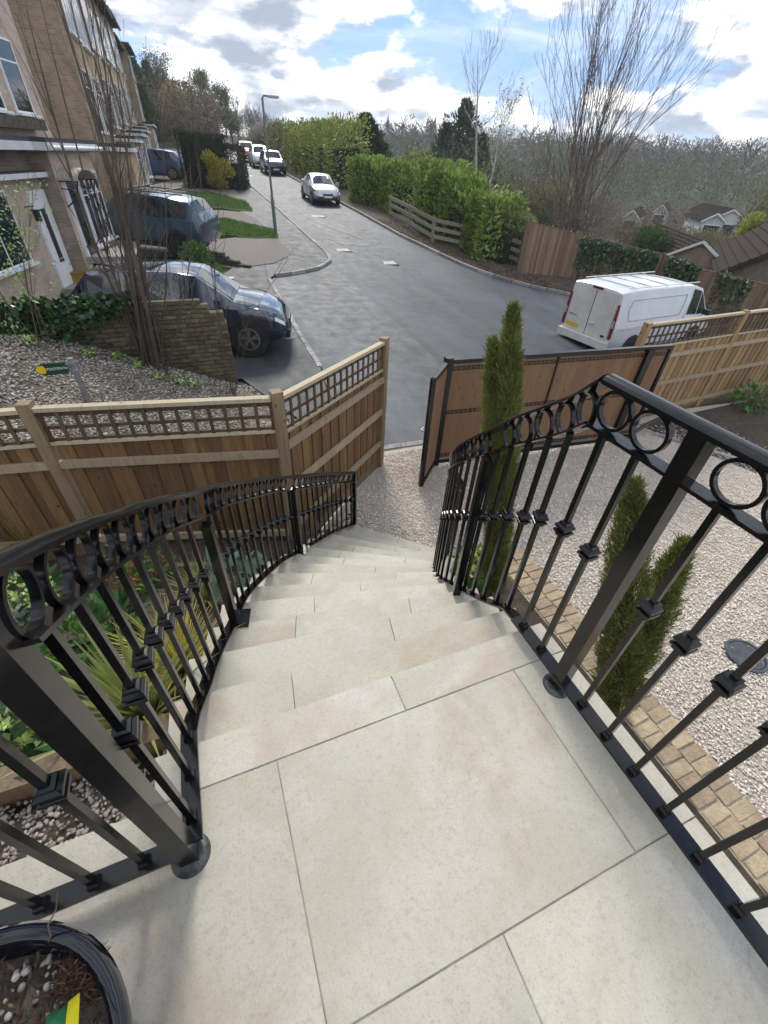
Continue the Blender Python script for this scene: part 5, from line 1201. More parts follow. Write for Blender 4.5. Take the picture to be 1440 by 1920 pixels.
# ================================================================== houses
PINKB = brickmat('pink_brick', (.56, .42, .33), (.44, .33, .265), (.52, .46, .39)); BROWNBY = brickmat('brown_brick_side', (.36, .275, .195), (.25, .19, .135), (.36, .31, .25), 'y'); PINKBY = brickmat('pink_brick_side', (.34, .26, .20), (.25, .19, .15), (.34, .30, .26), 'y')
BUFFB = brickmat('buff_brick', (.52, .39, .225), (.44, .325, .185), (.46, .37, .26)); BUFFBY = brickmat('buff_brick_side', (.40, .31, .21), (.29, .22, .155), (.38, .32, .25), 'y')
FELT = mat('roof_felt', (.045, .047, .052), .85, var=.2); FASC = mat('white_fascia', (.62, .63, .63), .5, var=.1, scale=3); TILE = mat('roof_tile', (.055, .042, .036), 1., var=.3, scale=10, bump=.3, spec=.1)
NET = mat('net_curtain', (.42, .43, .42), .6, var=.3, scale=6)
def window(t, y0, y1, z0, z1, cols=2, top=.28, x=0., sill=True, tag='window', pm=GLASS, barsz=.042):
    """white framed window in the plane x (house space), one pane object per light"""
    b = MB(); d = .05; w = y1-y0; h = z1-z0; f_ = barsz
    ys_ = [y0+w*i/cols for i in range(cols+1)]; zt_ = z1-h*top if top else None
    b.box((x+.01, y0+f_/2, (z0+z1)/2), (d, f_, h)); b.box((x+.01, y1-f_/2, (z0+z1)/2), (d, f_, h)); b.box((x+.0105, (y0+y1)/2, z0+f_/2), (d-.002, w-2*f_, f_)); b.box((x+.0105, (y0+y1)/2, z1-f_/2), (d-.002, w-2*f_, f_))
    for q in ys_[1:-1]: b.box((x+.006, q, (z0+z1)/2), (d-.01, f_*.9, h-2*f_))
    if top: b.box((x+.004, (y0+y1)/2, zt_), (d-.014, w-2*f_, f_*.8))
    wo_ = b.build(tag, UPVC, t, local=True)
    for i in range(cols):
        for a, c in (((z0, zt_), (zt_, z1)) if top else ((z0, z1),)):
            MB().box((x+.012, (ys_[i]+ys_[i+1])/2, (a+c)/2), (.012, ys_[i+1]-ys_[i]-f_*.7, c-a-f_*.7)).build('pane', pm, wo_, local=True)
    if sill: MB().box((x+.06, (y0+y1)/2, z0-.03), (.16, w+.12, .05)).build('sill', UPVC, wo_, local=True)
    return wo_
def hbox(t, name, a, b, m):  # box from corner a to corner b in house space
    c = [(a[i]+b[i])/2 for i in range(3)]; d = [abs(b[i]-a[i]) for i in range(3)]
    return MB().box(c, d).build(name, m, t, local=True)
# near house: pink brick, two flat-roofed fronts
HA = thing('terraced_house', 'pink brick house at the left edge with a white door and upstairs flower box', 'house', (-4.34, 11.04, -1.75), None, (0, 0, R(-14)))
zA = 1.75
hbox(HA, 'wall', (-8, -4, -.5), (-.3, 7.6, 9.5), PINKB)
hbox(HA, 'front_extension', (-.32, -2., -.5), (0, 5.2, zA+.78), PINKB)
fl = hbox(HA, 'flat_roof', (-.6, -2., zA+.78), (.25, 5.2, zA+.90), FELT); MB().box((.26, 1.6, zA+.83), (.03, 7.2, .10)).build('fascia', FASC, fl, local=True)
# B front
hbox(HA, 'upper_front', (-.32, -2., zA+.905), (-.02, 5.18, zA+1.28), brickmat('brown_brick', (.20, .155, .115), (.14, .11, .085), (.24, .21, .18)))
fl = hbox(HA, 'flat_roof', (-.6, -2., zA+1.29), (.30, 4.87, zA+1.55), FELT); MB().box((.315, 1.4, zA+1.38), (.03, 6.9, .16)).build('fascia', FASC, fl, local=True)
hbox(HA, 'bay_front', (-.32, 5.21, -.5), (.42, 7.9, zA+1.28), PINKB)
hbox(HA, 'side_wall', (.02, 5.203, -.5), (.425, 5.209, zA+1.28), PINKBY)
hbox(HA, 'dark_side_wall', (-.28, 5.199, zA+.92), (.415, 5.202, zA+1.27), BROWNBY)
fl = hbox(HA, 'flat_roof', (-.6, -2.2, zA+1.30), (.62, 11.5, zA+1.42), FELT) if False else hbox(HA, 'flat_roof', (-.6, 4.9, zA+1.29), (.62, 8.15, zA+1.55), FELT)
MB().box((.635, 6.52, zA+1.38), (.03, 3.24, .16)).build('fascia', FASC, fl, local=True); MB().box((0.0, 4.885, zA+1.38), (1.2, .03, .16)).build('fascia', FASC, fl, local=True); MB().tube([(.70, 4.9, zA+1.36), (.70, 8.25, zA+1.36)], .05, 10).build('gutter', FASC, fl, local=True)
window(HA, .7, 3.35, .95, 2.35, 3, .0, .02); window(HA, -1.8, .3, .95, 2.35, 2, .0, .02)
# white front door of the near house
dr = hbox(HA, 'door', (-.02, 4.3, .15), (.06, 5.15, 2.28), UPVC)
hbox(HA, 'door_step', (.0, 4.2, -.3), (.45, 5.19, .14), CONC)
MB().box((.065, 4.72, 1.35), (.012, .22, 1.1)).build('glass_strip', GLASS, dr, local=True); MB().box((.066, 4.72, .75), (.014, .26, .07)).build('letter_box', mat('brass_plate', (.12, .11, .09), .4, metal=.6), dr, local=True)
for z in (.42, 2.05): MB().box((.064, 4.72, z), (.01, .5, .3)).build('door_panel', UPVC, dr, local=True)
ln = MB(); ln.bar((.0, 4.02, 1.98), (.22, 4.02, 2.0), .02, .02); ln.box((.22, 4.02, 1.80), (.11, .11, .2)); ln.box((.22, 4.02, 1.92), (.16, .16, .03)); ln.build('wall_lantern', DARKP, HA, local=True)
# second front door with arched canopy and the tripartite window
d2_ = hbox(HA, 'door', (.40, 5.5, .25), (.47, 6.2, 2.45), mat('dark_door', (.05, .055, .06), .4))
for y in (5.45, 6.25): MB().box((.45, y, 1.4), (.10, .09, 2.45)).build('door_frame', UPVC, d2_, local=True)
MB().box((.475, 5.85, 1.5), (.012, .3, 1.5)).build('pane', GLASS, d2_, local=True)
cn = MB(); n = 10
for i in range(n):
    a0, a1 = math.pi*i/n, math.pi*(i+1)/n
    cn.add([(x_, 5.88-math.cos(a)*.62, 2.5+math.sin(a)*.22) for a in (a0, a1) for x_ in (.42, .92)]+[(x_, 5.88-math.cos(a)*.62, 2.46+math.sin(a)*.22) for a in (a0, a1) for x_ in (.42, .92)], [(0, 1, 3, 2), (6, 7, 5, 4), (0, 4, 5, 1), (2, 3, 7, 6), (1, 5, 7, 3), (0, 2, 6, 4)])
cp = cn.build('canopy', mat('canopy_sheet', (.42, .38, .32), .5), HA, local=True)
for y in (5.3, 6.46):
    br_ = MB(); br_.tube([(.44, y, 1.9), (.75, y, 2.1), (.88, y, 2.46)], .018, 6); br_.tube([(.44, y, 2.3), (.7, y, 2.25), (.8, y, 2.45)], .014, 6); br_.bar((.44, y, 2.45), (.9, y, 2.45), .03, .03); br_.build('canopy_bracket', DARKP, cp, local=True)
window(HA, 6.42, 6.82, .85, 2.6, 1, .3, .43); window(HA, 6.86, 7.46, .95, 2.6, 2, .3, .43); window(HA, 7.5, 7.84, .95, 2.6, 1, .3, .43)
# upstairs windows
def yz(px, py, X): q = PX(px, py, X); return q.y-11., q.z+1.75
window(HA, 3.9, 5.5, 3.75, 5.15, 2, .3, -.28); window(HA, 6.0, 6.9, 3.75, 5.1, 1, .3, -.28); window(HA, 1.6, 3.1, 3.7, 5.1, 2, .3, -.28)
window(HA, 3.9, 5.5, 6.6, 7.9, 2, .3, -.28)
MB().box((-.14, 5.4, 3.55), (.3, 2.6, .22)).build('flower_box', mat('planter_wood', (.10, .08, .06), .9, var=.5, scale=12), HA, local=True)
hbox(HA, 'roof', (-8.2, -4.3, 9.5), (.0, 7.7, 9.75), FELT)
# terrace further up the hill ------------------------------------------------
ROT = R(-1.6); T0 = Vector((-2.25, 24.6)); TD = Vector((math.sin(R(1.6)), math.cos(R(1.6)))); WID = 6.6
tl_ = ['buff brick house with a bare brick side wall, next beyond the pink house', 'second buff terraced house up the hill', 'third buff terraced house up the hill', 'fourth buff terraced house up the hill', 'white-fronted terraced house near the top of the row', 'last terraced house of the row before the trees']
for k in range(6):
    o_ = T0+TD*(WID*k); zb = zroad(o_.y)+.15; back = .0 if k < 4 else (-.35 if k == 4 else .15)
    t = thing('terraced_house', tl_[k], 'house', (o_.x+back, o_.y, zb), 'terraced houses up the hill', (0, 0, ROT))
    top = 8.15 if k < 4 else 7.5
    hbox(t, 'wall', (-8, 0, -1.), (0, WID-.02, top), BUFFB)
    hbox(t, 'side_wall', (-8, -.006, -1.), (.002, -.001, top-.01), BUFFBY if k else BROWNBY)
    rfz = hbox(t, 'roof', (-8.2, -.12, top), (.42, WID-.0, top+.12), FELT)
    MB().box((.43, WID/2, top+.0), (.03, WID-.02, .24)).build('fascia', mat('dark_fascia', (.10, .085, .08), .6), rfz, local=True)
    MB().tube([(.5, .05, top-.05), (.5, WID-.1, top-.05)], .055, 8).build('gutter', mat('grey_gutter', (.33, .33, .34), .5), rfz, local=True)
    MB().tube([(.06, .22, 0), (.06, .22, top-.1)], .045, 8).build('downpipe', mat('brown_pipe', (.16, .11, .085), .5), t, local=True)
    for z0, z1 in ((2.95, 4.75), (5.65, 7.45)):
        window(t, .75, 2.95, z0, z1, 3, .28, .02); window(t, 3.75, 5.9, z0, z1, 3, .28, .02)
    pz = hbox(t, 'porch', (.0, .25, .9 if k == 0 else -.6), (1.0 if k == 0 else .75, 2.7 if k == 0 else 6.3, 2.35), BUFFB)
    if k == 0: hbox(t, 'porch_side', (.0, .244, .9), (1.003, .249, 2.35), BUFFBY); hbox(t, 'porch_shade_panel', (.0, .3, -.6), (.05, 2.6, .88), mat('recess_shade', (.035, .03, .028), .9))  # flat dark panel under the porch: shade of the open recess put into its colour
    pr_ = hbox(t, 'porch_roof', (-.0, .12, 2.36), (1.15 if k == 0 else .95, 2.85 if k == 0 else 6.45, 2.62), FELT)
    MB().box((.57 if k == 0 else .48, .105, 2.44), (1.15 if k == 0 else .95, .03, .13)).build('fascia', FASC, pr_, local=True); MB().box((1.165 if k == 0 else .965, (1.5 if k == 0 else 3.3), 2.44), (.03, 2.7 if k == 0 else 6.3, .13)).build('fascia', FASC, pr_, local=True)
    if k == 0: window(t, 3.2, 5.9, .3, 2.2, 3, .28, .02)
    else:
        window(t, .7, 3.0, .35, 2.2, 3, .28, .77); hbox(t, 'door', (.7, 3.6, -.3), (.80, 4.5, 2.05), UPVC); window(t, 4.9, 6.0, .35, 2.2, 2, .28, .77)
# raised concrete platform before the houses, yellow storage box, low walls
pf = thing('porch_platform', 'concrete platform with its underside shade painted as a dark block in front of the second white door', 'platform', (-2.1, 17.2, -1.8))
hbox(pf, 'slab', (-.8, -1.1, .62), (.75, 2.5, .78), CONC); hbox(pf, 'underside_shade', (-.8, -.9, -.3), (.45, 2.4, .61), mat('recess_shade', (.035, .03, .028), .9))  # near-black block below the slab paints the shade of the open space
for y in (-.95, -.3, .4): MB().box((.6, y, .2), (.12, .08, .82)).build('leg', CONC, pf, local=True)
MB().box((.66, -1.02, .2), (.16, .14, .82)).build('leg', CONC, pf, local=True)
yb = PR(163, 520, 16.6); yt = thing('storage_box', 'yellow box tucked under the concrete platform beside the white door', 'box', (yb.x, yb.y-.3, gz(yb.x, yb.y)))
YB = mat('yellow_plastic', (.26, .18, .03), .6, var=.3); MB().prism([(-.55, -.3), (.6, -.3), (.58, .3), (-.53, .3)], .0, .30).build('bin', YB, yt, local=True); MB().box((0.02, 0, .32), (1.2, .66, .04)).build('lid', YB, yt, local=True)
# low stone wall at the drive edge
lw = thing('low_wall', 'low crumbling dark stone wall beside the teal SUV drive', 'wall', tuple(G(440, 500)))
pa, pb = G(385, 492), G(478, 505); SW = [brickmesh('stone', (.24, .16, .09), mat('dark_stone', (.075, .068, .058), .95, objrand=.45, var=.4, scale=10)) for _ in range(5)]
for r_ in range(5):
    L_ = (pb-pa).length; nn_ = int(L_/.25)
    for i in range(nn_):
        if r_ > 4-4*(i/nn_)+rnd.uniform(-.5, .8): continue
        s = (i+.5*(r_ % 2))/nn_; p = pa.lerp(pb, s); link(rnd.choice(SW), 'stone', None, lw, TRS((p.x, p.y, gz(p.x, p.y)+.05+.095*r_), math.atan2((pb-pa).y, (pb-pa).x)+rnd.gauss(0, .05)))
lw2 = thing('low_wall', 'pale low garden wall between the drives in front of the far hedge', 'wall', tuple(G(300, 345)))
a_, b_ = PR(268, 343, 31), PR(348, 343, 31); z_ = gz(0, 31); MB().bar((a_.x, a_.y, z_+.25), (b_.x, b_.y, z_+.25), .25, .6).build('brickwork', BUFFBY, lw2); MB().bar((a_.x, a_.y, z_+.58), (b_.x, b_.y, z_+.58), .32, .06).build('coping', CONC, lw2)
# street lamps ------------------------------------------------------------
def lamp(label, base, h, ht):
    t = thing('street_lamp', label, 'street lamp', tuple(base)); m_ = mat('lamp_column', (.16, .19, .17), .5, metal=.4, var=.2)
    b = Vector(base); MB().tube([b, b+Vector((0, 0, h*.28))], .075, 12).build('base_column', m_, t, smooth=40); MB().tube([b+Vector((0, 0, h*.28)), b+Vector((0, 0, h))], [.05, .042], 10).build('column', m_, t, smooth=40)
    MB().tube([b+Vector((0, 0, h-.02)), b+Vector((.05, -.02, h+.06)), b+Vector((.28, -.05, h+.06))], .03, 8).build('arm', m_, t, smooth=40)
    MB().box(b+Vector((.42, -.07, h+.05)), (.42, .16, .07)).build('lamp_head', mat('lamp_grey', (.33, .34, .36), .5), t); MB().box(b+Vector((.42, -.07, h+.01)), (.3, .11, .02)).build('lens', mat('lamp_lens', (.6, .6, .58), .2), t)
    MB().box(b+Vector((-.08, -.05, h*.30)), (.02, .12, .18)).build('sticker', WHITEP, t)
    return t
lb = G(517, 437); lt = PR(490, 183, math.hypot(lb.x, lb.y)); lamp('grey street lamp on the grass edge of the left pavement', lb, lt.z-lb.z, 0)
l2b = PR(738, 320, 62); l2t = PR(731, 283, 62); l2b.z = gz(l2b.x, l2b.y)-1; lamp('small pale street lamp beyond the laurel hedge', l2b, l2t.z-l2b.z, 0)
# old fence round the turning head -------------------------------------------
of = thing('old_fence', 'weathered brown board fence curving behind the van under the bare tree', 'fence', (17, 18.3, -2.6))
FP = [((990, 415), 23.1), ((1105, 445), 25.2), ((1245, 478), 25.6), ((1310, 505), 24.2), ((1440, 535), 23.), ((1560, 560), 22.5)]
FP = [PR(*q, r) for q, r in FP]
for i, (a, b) in enumerate(zip(FP[:-1], FP[1:])):
    L_ = (Vector((b.x-a.x, b.y-a.y))).length; n = int(L_/.115); h = math.atan2(b.y-a.y, b.x-a.x)
    for k in range(n):
        s = (k+.5)/n; p = a.lerp(b, s); top = p.z+rnd.gauss(0, .012); bot = min(gz(p.x, p.y)-.05, p.z-1.6); off = .012*(k % 2)
        link(UB['old'], 'board', None, of, TRS((p.x+math.sin(h)*off, p.y-math.cos(h)*off, (top+bot)/2), h+rnd.gauss(0, .02), (.118, .015, top-bot)))
    link(UB['gravel_board'], 'cap_rail', None, of, barM(a+Vector((0, 0, .02)), b+Vector((0, 0, .02)), .06, .04))
    link(UB['gravel_board'], 'post', None, of, TRS((a.x, a.y, a.z-.9), h, (.1, .1, 1.95)))
# low post and rail fence along the hedges
pf_ = thing('rail_fence', 'grey weathered post and rail fence half buried in the laurel hedge', 'fence', tuple(G(740, 415)))
RF = [G(722, 408), G(757, 428), G(800, 455), G(905, 478), G(960, 500)]; GREYW = woodmat('grey_rail_wood', (.30, .265, .215), (.20, .17, .135), .2); UB['grey'] = unitbox('piece_grey', GREYW)
for a, b in zip(RF[:-1], RF[1:]):
    for hh in (.28, .62, .95): link(UB['grey'], 'rail', None, pf_, barM(a+Vector((.25, 0, hh)), b+Vector((.25, 0, hh)), .04, .16))
    link(UB['grey'], 'post', None, pf_, TRS((a.x+.3, a.y, a.z+.5), 0, (.12, .12, 1.15)))
# bungalows below the road on the right ---------------------------------------
TILEW = mat('tile_wall', (.20, .15, .11), .9, var=.2)
def gablehouse(label, peak, eL, eR, depth, dirv, wallm, tilem, wallh=2.4, windows=1):
    """gable seen end-on: peak, two eave points (world), ridge running along dirv"""
    c = (eL+eR)/2; zb = min(eL.z, eR.z)-wallh; t = thing('bungalow', label, 'house', (c.x, c.y, zb)); d = Vector(dirv).normalized()*depth
    e0, e1 = Vector((eL.x, eL.y, (eL.z+eR.z)/2)), Vector((eR.x, eR.y, (eL.z+eR.z)/2)); pk = Vector(((e0.x+e1.x)/2, (e0.y+e1.y)/2, peak.z))
    lo = lambda p: Vector((p.x, p.y, zb))
    MB().add([lo(e0), lo(e1), e1, pk, e0]+[q+d for q in (lo(e0), lo(e1), e1, pk, e0)], [(0, 1, 2, 3, 4), (9, 8, 7, 6, 5), (0, 5, 6, 1), (1, 6, 7, 2), (0, 4, 9, 5)]).build('wall', wallm, t, fixn=True)
    n_ = -d.normalized()*.25; u0 = (e0-pk).normalized()*.3; u1 = (e1-pk).normalized()*.3; up = Vector((0, 0, .06))
    for e, u in ((e0, u0), (e1, u1)):
        a, b = pk+n_+up, e+u+n_+up; rfp = MB().add([a, b, b+d-n_*2, a+d-n_*2]+[q-up*1.5 for q in (a, b, b+d-n_*2, a+d-n_*2)], [(0, 1, 2, 3), (7, 6, 5, 4), (0, 4, 5, 1), (1, 5, 6, 2), (2, 6, 7, 3), (3, 7, 4, 0)]).build('roof', tilem, t, fixn=True)
        for k in range(9):
            s = (k+.5)/9; p = a.lerp(b, s); MB().bar(p+up*.4, p+d-n_*2+up*.4, .04, .045).build('tile_course', tilem, rfp)
        MB().bar(pk+n_*1.1-up*.6, e+u+n_*1.1-up*.6, .05, .13).build('bargeboard', UPVC if windows else TILE, rfp)
    if windows:
        nn = (e1-e0).normalized(); m_ = (e0+e1)/2+n_*.02; zc_ = (zb+e0.z)/2+.3
        wv = MB(); wv.bar(Vector((m_.x, m_.y, zc_))-nn*.8, Vector((m_.x, m_.y, zc_))+nn*.8, .1, 1.1); w_ = wv.build('window', UPVC, t); wv = MB(); wv.bar(Vector((m_.x, m_.y, zc_))-nn*.7+n_*.25, Vector((m_.x, m_.y, zc_))+nn*.7+n_*.25, .02, .95); wv.build('pane', GLASS, w_)
    return t
gablehouse('nearest bungalow gable with white bargeboards above the old fence', PR(1302, 447, 33), PR(1236, 480, 33.3), PR(1368, 505, 31.5), 9, (.55, .83, 0), brickmat('bungalow_brick', (.30, .21, .15), (.24, .17, .12), (.28, .24, .2), 'y'), TILE)
gablehouse('brown tiled roof at the right edge behind the old fence', PR(1490, 425, 28.5), PR(1345, 520, 27), PR(1640, 560, 24), 10, (.75, .6, 0), TILEW, TILE, 2.4, 0)
gablehouse('small far house with white bargeboards and a white framed gable', PR(1373, 392, 62), PR(1350, 402, 62), PR(1390, 407, 62), 8, (.55, .83, 0), UPVC, TILE, 3.0)
gablehouse('small far house with a pale blue-white wall left of the white gable', PR(1327, 398, 60), PR(1320, 412, 60), PR(1360, 414, 60), 6, (.6, .8, 0), mat('pale_wall', (.50, .53, .58), .7), TILE, 2.4)

for px, py, r, w_, lab in ((1005, 402, 58, 30, 'low far roof left of the coppiced tree trunk'), (1090, 398, 66, 26, 'far white-gabled house right behind the coppiced tree trunk'), (1185, 402, 72, 24, 'far house seen through the twigs above the old fence'), (1240, 392, 85, 22, 'furthest small house on the valley side'), (785, 322, 90, 22, 'pale roof peeping over the gap in the laurel hedge')):
    gablehouse(lab, PR(px, py-9, r), PR(px-w_/2, py+2, r), PR(px+w_/2, py+3, r), 8, (.8, .6, 0), mat('cream_wall', (.50, .48, .43), .8), TILE, 2.6)
# ================================================================== hedges, trees, far hills
def hedge(label, a, b, w, h, n, size, m, asp=.45, jag=.12, name='hedge', top=None, curl=.1, cat='hedge', up=.35, lump=.2, core_=.3):
    """leafy box between two ground points"""
    a, b = Vector(a), Vector(b); L_ = (b-a).length; d = (b-a)/L_; s_ = Vector((-d.y, d.x, 0)).normalized()
    t = thing(name, label, cat, tuple((a+b)/2)); u = rng.uniform(0, 1, n); f_ = rng.uniform(0, 1, n); P0 = np.zeros((n, 3)); D = np.zeros((n, 3))
    hh = h[0]+(h[1]-h[0])*u
    wob = lump*(np.sin(u*L_*1.7+1)+np.sin(u*L_*3.9+2.)*.6)*.35
    face = rng.uniform(0, 1, n); depth = np.abs(rng.normal(0, jag, n))
    side = np.where(rng.uniform(0, 1, n) < .5, -1., 1.)
    isTop = face < .3; isEnd = (face > .3) & (face < .42)
    zz = np.where(isTop, hh*(1+wob*.35)-depth, f_*hh*(1+wob*.35)); ww = np.where(isTop, rng.uniform(-1, 1, n)*w/2, side*(w/2*(1+wob)-depth)*(1-.25*(f_**3)))
    uu = np.where(isEnd, np.where(side > 0, 1., 0.)+(-side)*depth/L_, u); ww = np.where(isEnd, rng.uniform(-1, 1, n)*w/2, ww)
    P0 = np.array(a)[None]+np.outer(uu*L_, np.array(d))+np.outer(ww, np.array(s_)); P0[:, 2] = [gz(x, y) for x, y in P0[:, :2]]; P0[:, 2] += zz
    D = np.outer(np.where(isTop, 0, side), np.array(s_)); D[:, 2] = np.where(isTop, 1., .4)
    V, F = leaves(P0, size, asp, dirs=D*1.2, up=up, curl=curl); npmesh('leaves', V, F, m, t)
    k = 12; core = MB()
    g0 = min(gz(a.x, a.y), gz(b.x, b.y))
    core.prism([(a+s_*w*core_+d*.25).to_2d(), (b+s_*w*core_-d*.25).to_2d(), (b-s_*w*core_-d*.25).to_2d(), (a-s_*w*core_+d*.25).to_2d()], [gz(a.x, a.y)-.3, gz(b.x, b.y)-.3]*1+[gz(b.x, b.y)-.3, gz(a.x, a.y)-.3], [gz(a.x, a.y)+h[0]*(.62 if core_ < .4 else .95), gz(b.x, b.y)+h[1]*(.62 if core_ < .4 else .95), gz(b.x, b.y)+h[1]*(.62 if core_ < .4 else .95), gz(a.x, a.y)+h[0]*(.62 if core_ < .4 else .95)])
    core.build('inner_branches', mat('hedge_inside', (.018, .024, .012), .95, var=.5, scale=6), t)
    return t
LAUR = leafmat('laurel_leaf', (.135, .185, .035), .55, .25, .35); LAURD = leafmat('laurel_leaf_far', (.16, .18, .035), .5, .25, .45)
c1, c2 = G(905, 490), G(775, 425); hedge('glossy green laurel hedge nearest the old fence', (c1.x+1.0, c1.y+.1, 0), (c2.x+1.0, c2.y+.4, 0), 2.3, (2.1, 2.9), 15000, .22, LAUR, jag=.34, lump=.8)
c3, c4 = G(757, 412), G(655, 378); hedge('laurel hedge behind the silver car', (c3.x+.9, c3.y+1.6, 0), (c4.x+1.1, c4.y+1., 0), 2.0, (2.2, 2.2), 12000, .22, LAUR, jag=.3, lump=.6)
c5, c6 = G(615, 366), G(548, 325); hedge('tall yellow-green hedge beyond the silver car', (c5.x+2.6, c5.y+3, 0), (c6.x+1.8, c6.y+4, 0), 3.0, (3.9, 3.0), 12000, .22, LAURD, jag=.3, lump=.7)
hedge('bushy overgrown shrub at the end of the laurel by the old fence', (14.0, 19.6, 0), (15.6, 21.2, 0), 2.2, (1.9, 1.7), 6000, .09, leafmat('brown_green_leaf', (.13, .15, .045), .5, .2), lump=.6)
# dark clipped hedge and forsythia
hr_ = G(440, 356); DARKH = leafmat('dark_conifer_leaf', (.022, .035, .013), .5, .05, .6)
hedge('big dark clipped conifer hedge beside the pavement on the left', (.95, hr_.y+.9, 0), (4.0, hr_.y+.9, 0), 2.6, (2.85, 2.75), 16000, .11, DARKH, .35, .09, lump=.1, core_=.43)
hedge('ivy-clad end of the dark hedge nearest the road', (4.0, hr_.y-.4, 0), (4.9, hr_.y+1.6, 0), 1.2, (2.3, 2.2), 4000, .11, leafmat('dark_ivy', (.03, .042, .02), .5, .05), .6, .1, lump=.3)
fy = thing('forsythia', 'yellow forsythia in front of the dark hedge', 'shrub', (2.95, hr_.y-1.0, gz(2.95, hr_.y-1.))); parts = []
for k in range(9):
    c_ = (2.95+rnd.gauss(0, .3), hr_.y-1.+rnd.gauss(0, .15), gz(2.95, hr_.y-1)+.35+.17*k); p_, d_ = blobpts(420, c_, (.42, .35, .34), .2); parts.append(leaves(p_, .13, .3, dirs=d_+np.array([0, 0, .9])))
V, F = merge(parts); npmesh('crown', V, F, leafmat('forsythia', (.25, .22, .03), .5, .25), fy)
mb = MB()
for k in range(6): mb.tube([(2.95, hr_.y-1., gz(2.95, hr_.y-1.)), (2.95+rnd.gauss(0, .3), hr_.y-1., gz(2.95, hr_.y-1.)+1.5)], [.02, .008], 4)
mb.build('stems', BARK, fy)
c = G(372, 503); bushplant('low green shrub beside the lawn behind the dark car', tuple(c), .5, 900, .10, GMID, None, .5, 'small_shrub')
# ivy on the old fence
for lab, ia, ib, n in (('dense ivy mass on the middle of the old fence', (1090, 450), (1235, 482), 2600), ('ivy patch on the old fence behind the van roof', (1255, 485), (1312, 508), 1300), ('ivy trailing on the old fence at the right', (1345, 515), (1410, 535), 700)):
    pos = []; t = thing('ivy', lab, 'ivy', tuple(PR(*ia, 24.5)))
    for _ in range(n):
        u = rnd.random(); px, py = ia[0]+(ib[0]-ia[0])*u, ia[1]+(ib[1]-ia[1])*u; j = 1
        r0_ = float(np.interp(px, [990, 1105, 1245, 1310, 1440], [23.1, 25.2, 25.6, 24.2, 23.])); q = PR(px, py, r0_-abs(rnd.gauss(.05, .12)))
        q.z += .12-abs(rnd.gauss(0, .75)); q.z = max(q.z, gz(q.x, q.y)); pos.append(tuple(q))
    V, F = leaves(np.array(pos), .13, .8); npmesh('leaves', V, F, leafmat('fence_ivy', (.045, .08, .035), .5, .1), t)
# big bare coppiced tree
cb = PR(1062, 438, 29.5); base = Vector((cb.x, cb.y, cb.z-.9)); tt = thing('coppiced_tree', 'big bare coppiced tree with many upright shoots behind the old fence', 'tree', (cb.x, cb.y, gz(cb.x, cb.y)))
CW = mat('willow_bark', (.105, .080, .062), .9, col2=(.19, .155, .125), scale=3); mb = MB(); tw = MB()
trunk = MB()
for k in range(5):
    a = rnd.uniform(0, 6.28); o_ = Vector((math.cos(a), math.sin(a), 0))*.35; trunk.tube([Vector((cb.x, cb.y, gz(cb.x, cb.y)-.2))+o_*.6, base+o_*1.2, base+o_*2.4+Vector((0, 0, .9))], [.28, .24, .17], 8)
trunk.build('trunk', BARK, tt, smooth=60)
for i in range(66):
    u = rnd.betavariate(1.4, 1.6); tpx = 950+u*440; tpy = (float(np.interp(tpx, [950, 985, 1010, 1060, 1130, 1250, 1330, 1390], [330, 250, 110, 20, -60, -60, -10, 20]))+rnd.uniform(0, 190)); tip = PR(tpx, tpy, 29.5+rnd.gauss(0, 2.0))
    o_ = Vector((rnd.gauss(0, .55), rnd.gauss(0, .55), rnd.uniform(.2, 1.4))); b = base+o_; d = tip-b; L_ = d.length
    bow = Vector((d.x, d.y, 0))*rnd.uniform(-.2, -.02)+Vector((rnd.gauss(0, .25), rnd.gauss(0, .25), 0))+Vector((0, 0, .06*L_)); pts = [b+d*s+bow*math.sin(s*math.pi) for s in (0, .15, .3, .45, .6, .75, .88, 1.)]; r0 = rnd.uniform(.016, .04); rd = [r0*(1-.86*s) for s in (0, .15, .3, .45, .6, .75, .88, 1.)]
    mb.tube(pts, rd, 5)
    for _ in range(10):
        k = rnd.randint(2, 6); q = pts[k].lerp(pts[k+1], rnd.random()); a = rnd.uniform(0, 6.28); nd_ = (d.normalized()+Vector((math.cos(a), math.sin(a), .2))*rnd.uniform(.25, .55)).normalized()
        branch(tw, q, nd_, L_*rnd.uniform(.08, .2), rd[k]*.4, 1, 3, 2, .4, .2, .08, 3, rmin=.006)
for i in range(46):
    a = rnd.uniform(0, 6.28); dr = Vector((math.cos(a), math.sin(a), rnd.uniform(.0, .9))); q = base+Vector((dr.x*.4, dr.y*.4, rnd.uniform(-.2, 1.2)))
    branch(mb, q, dr, rnd.uniform(1.2, 3.4), rnd.uniform(.012, .035), 2, 4, 3, .6, .06, .2, 5, rmin=.006)
mb.build('shoots', CW, tt, smooth=60); o = tw.build('twigs', TWIG, tt); props(o, kind='stuff')
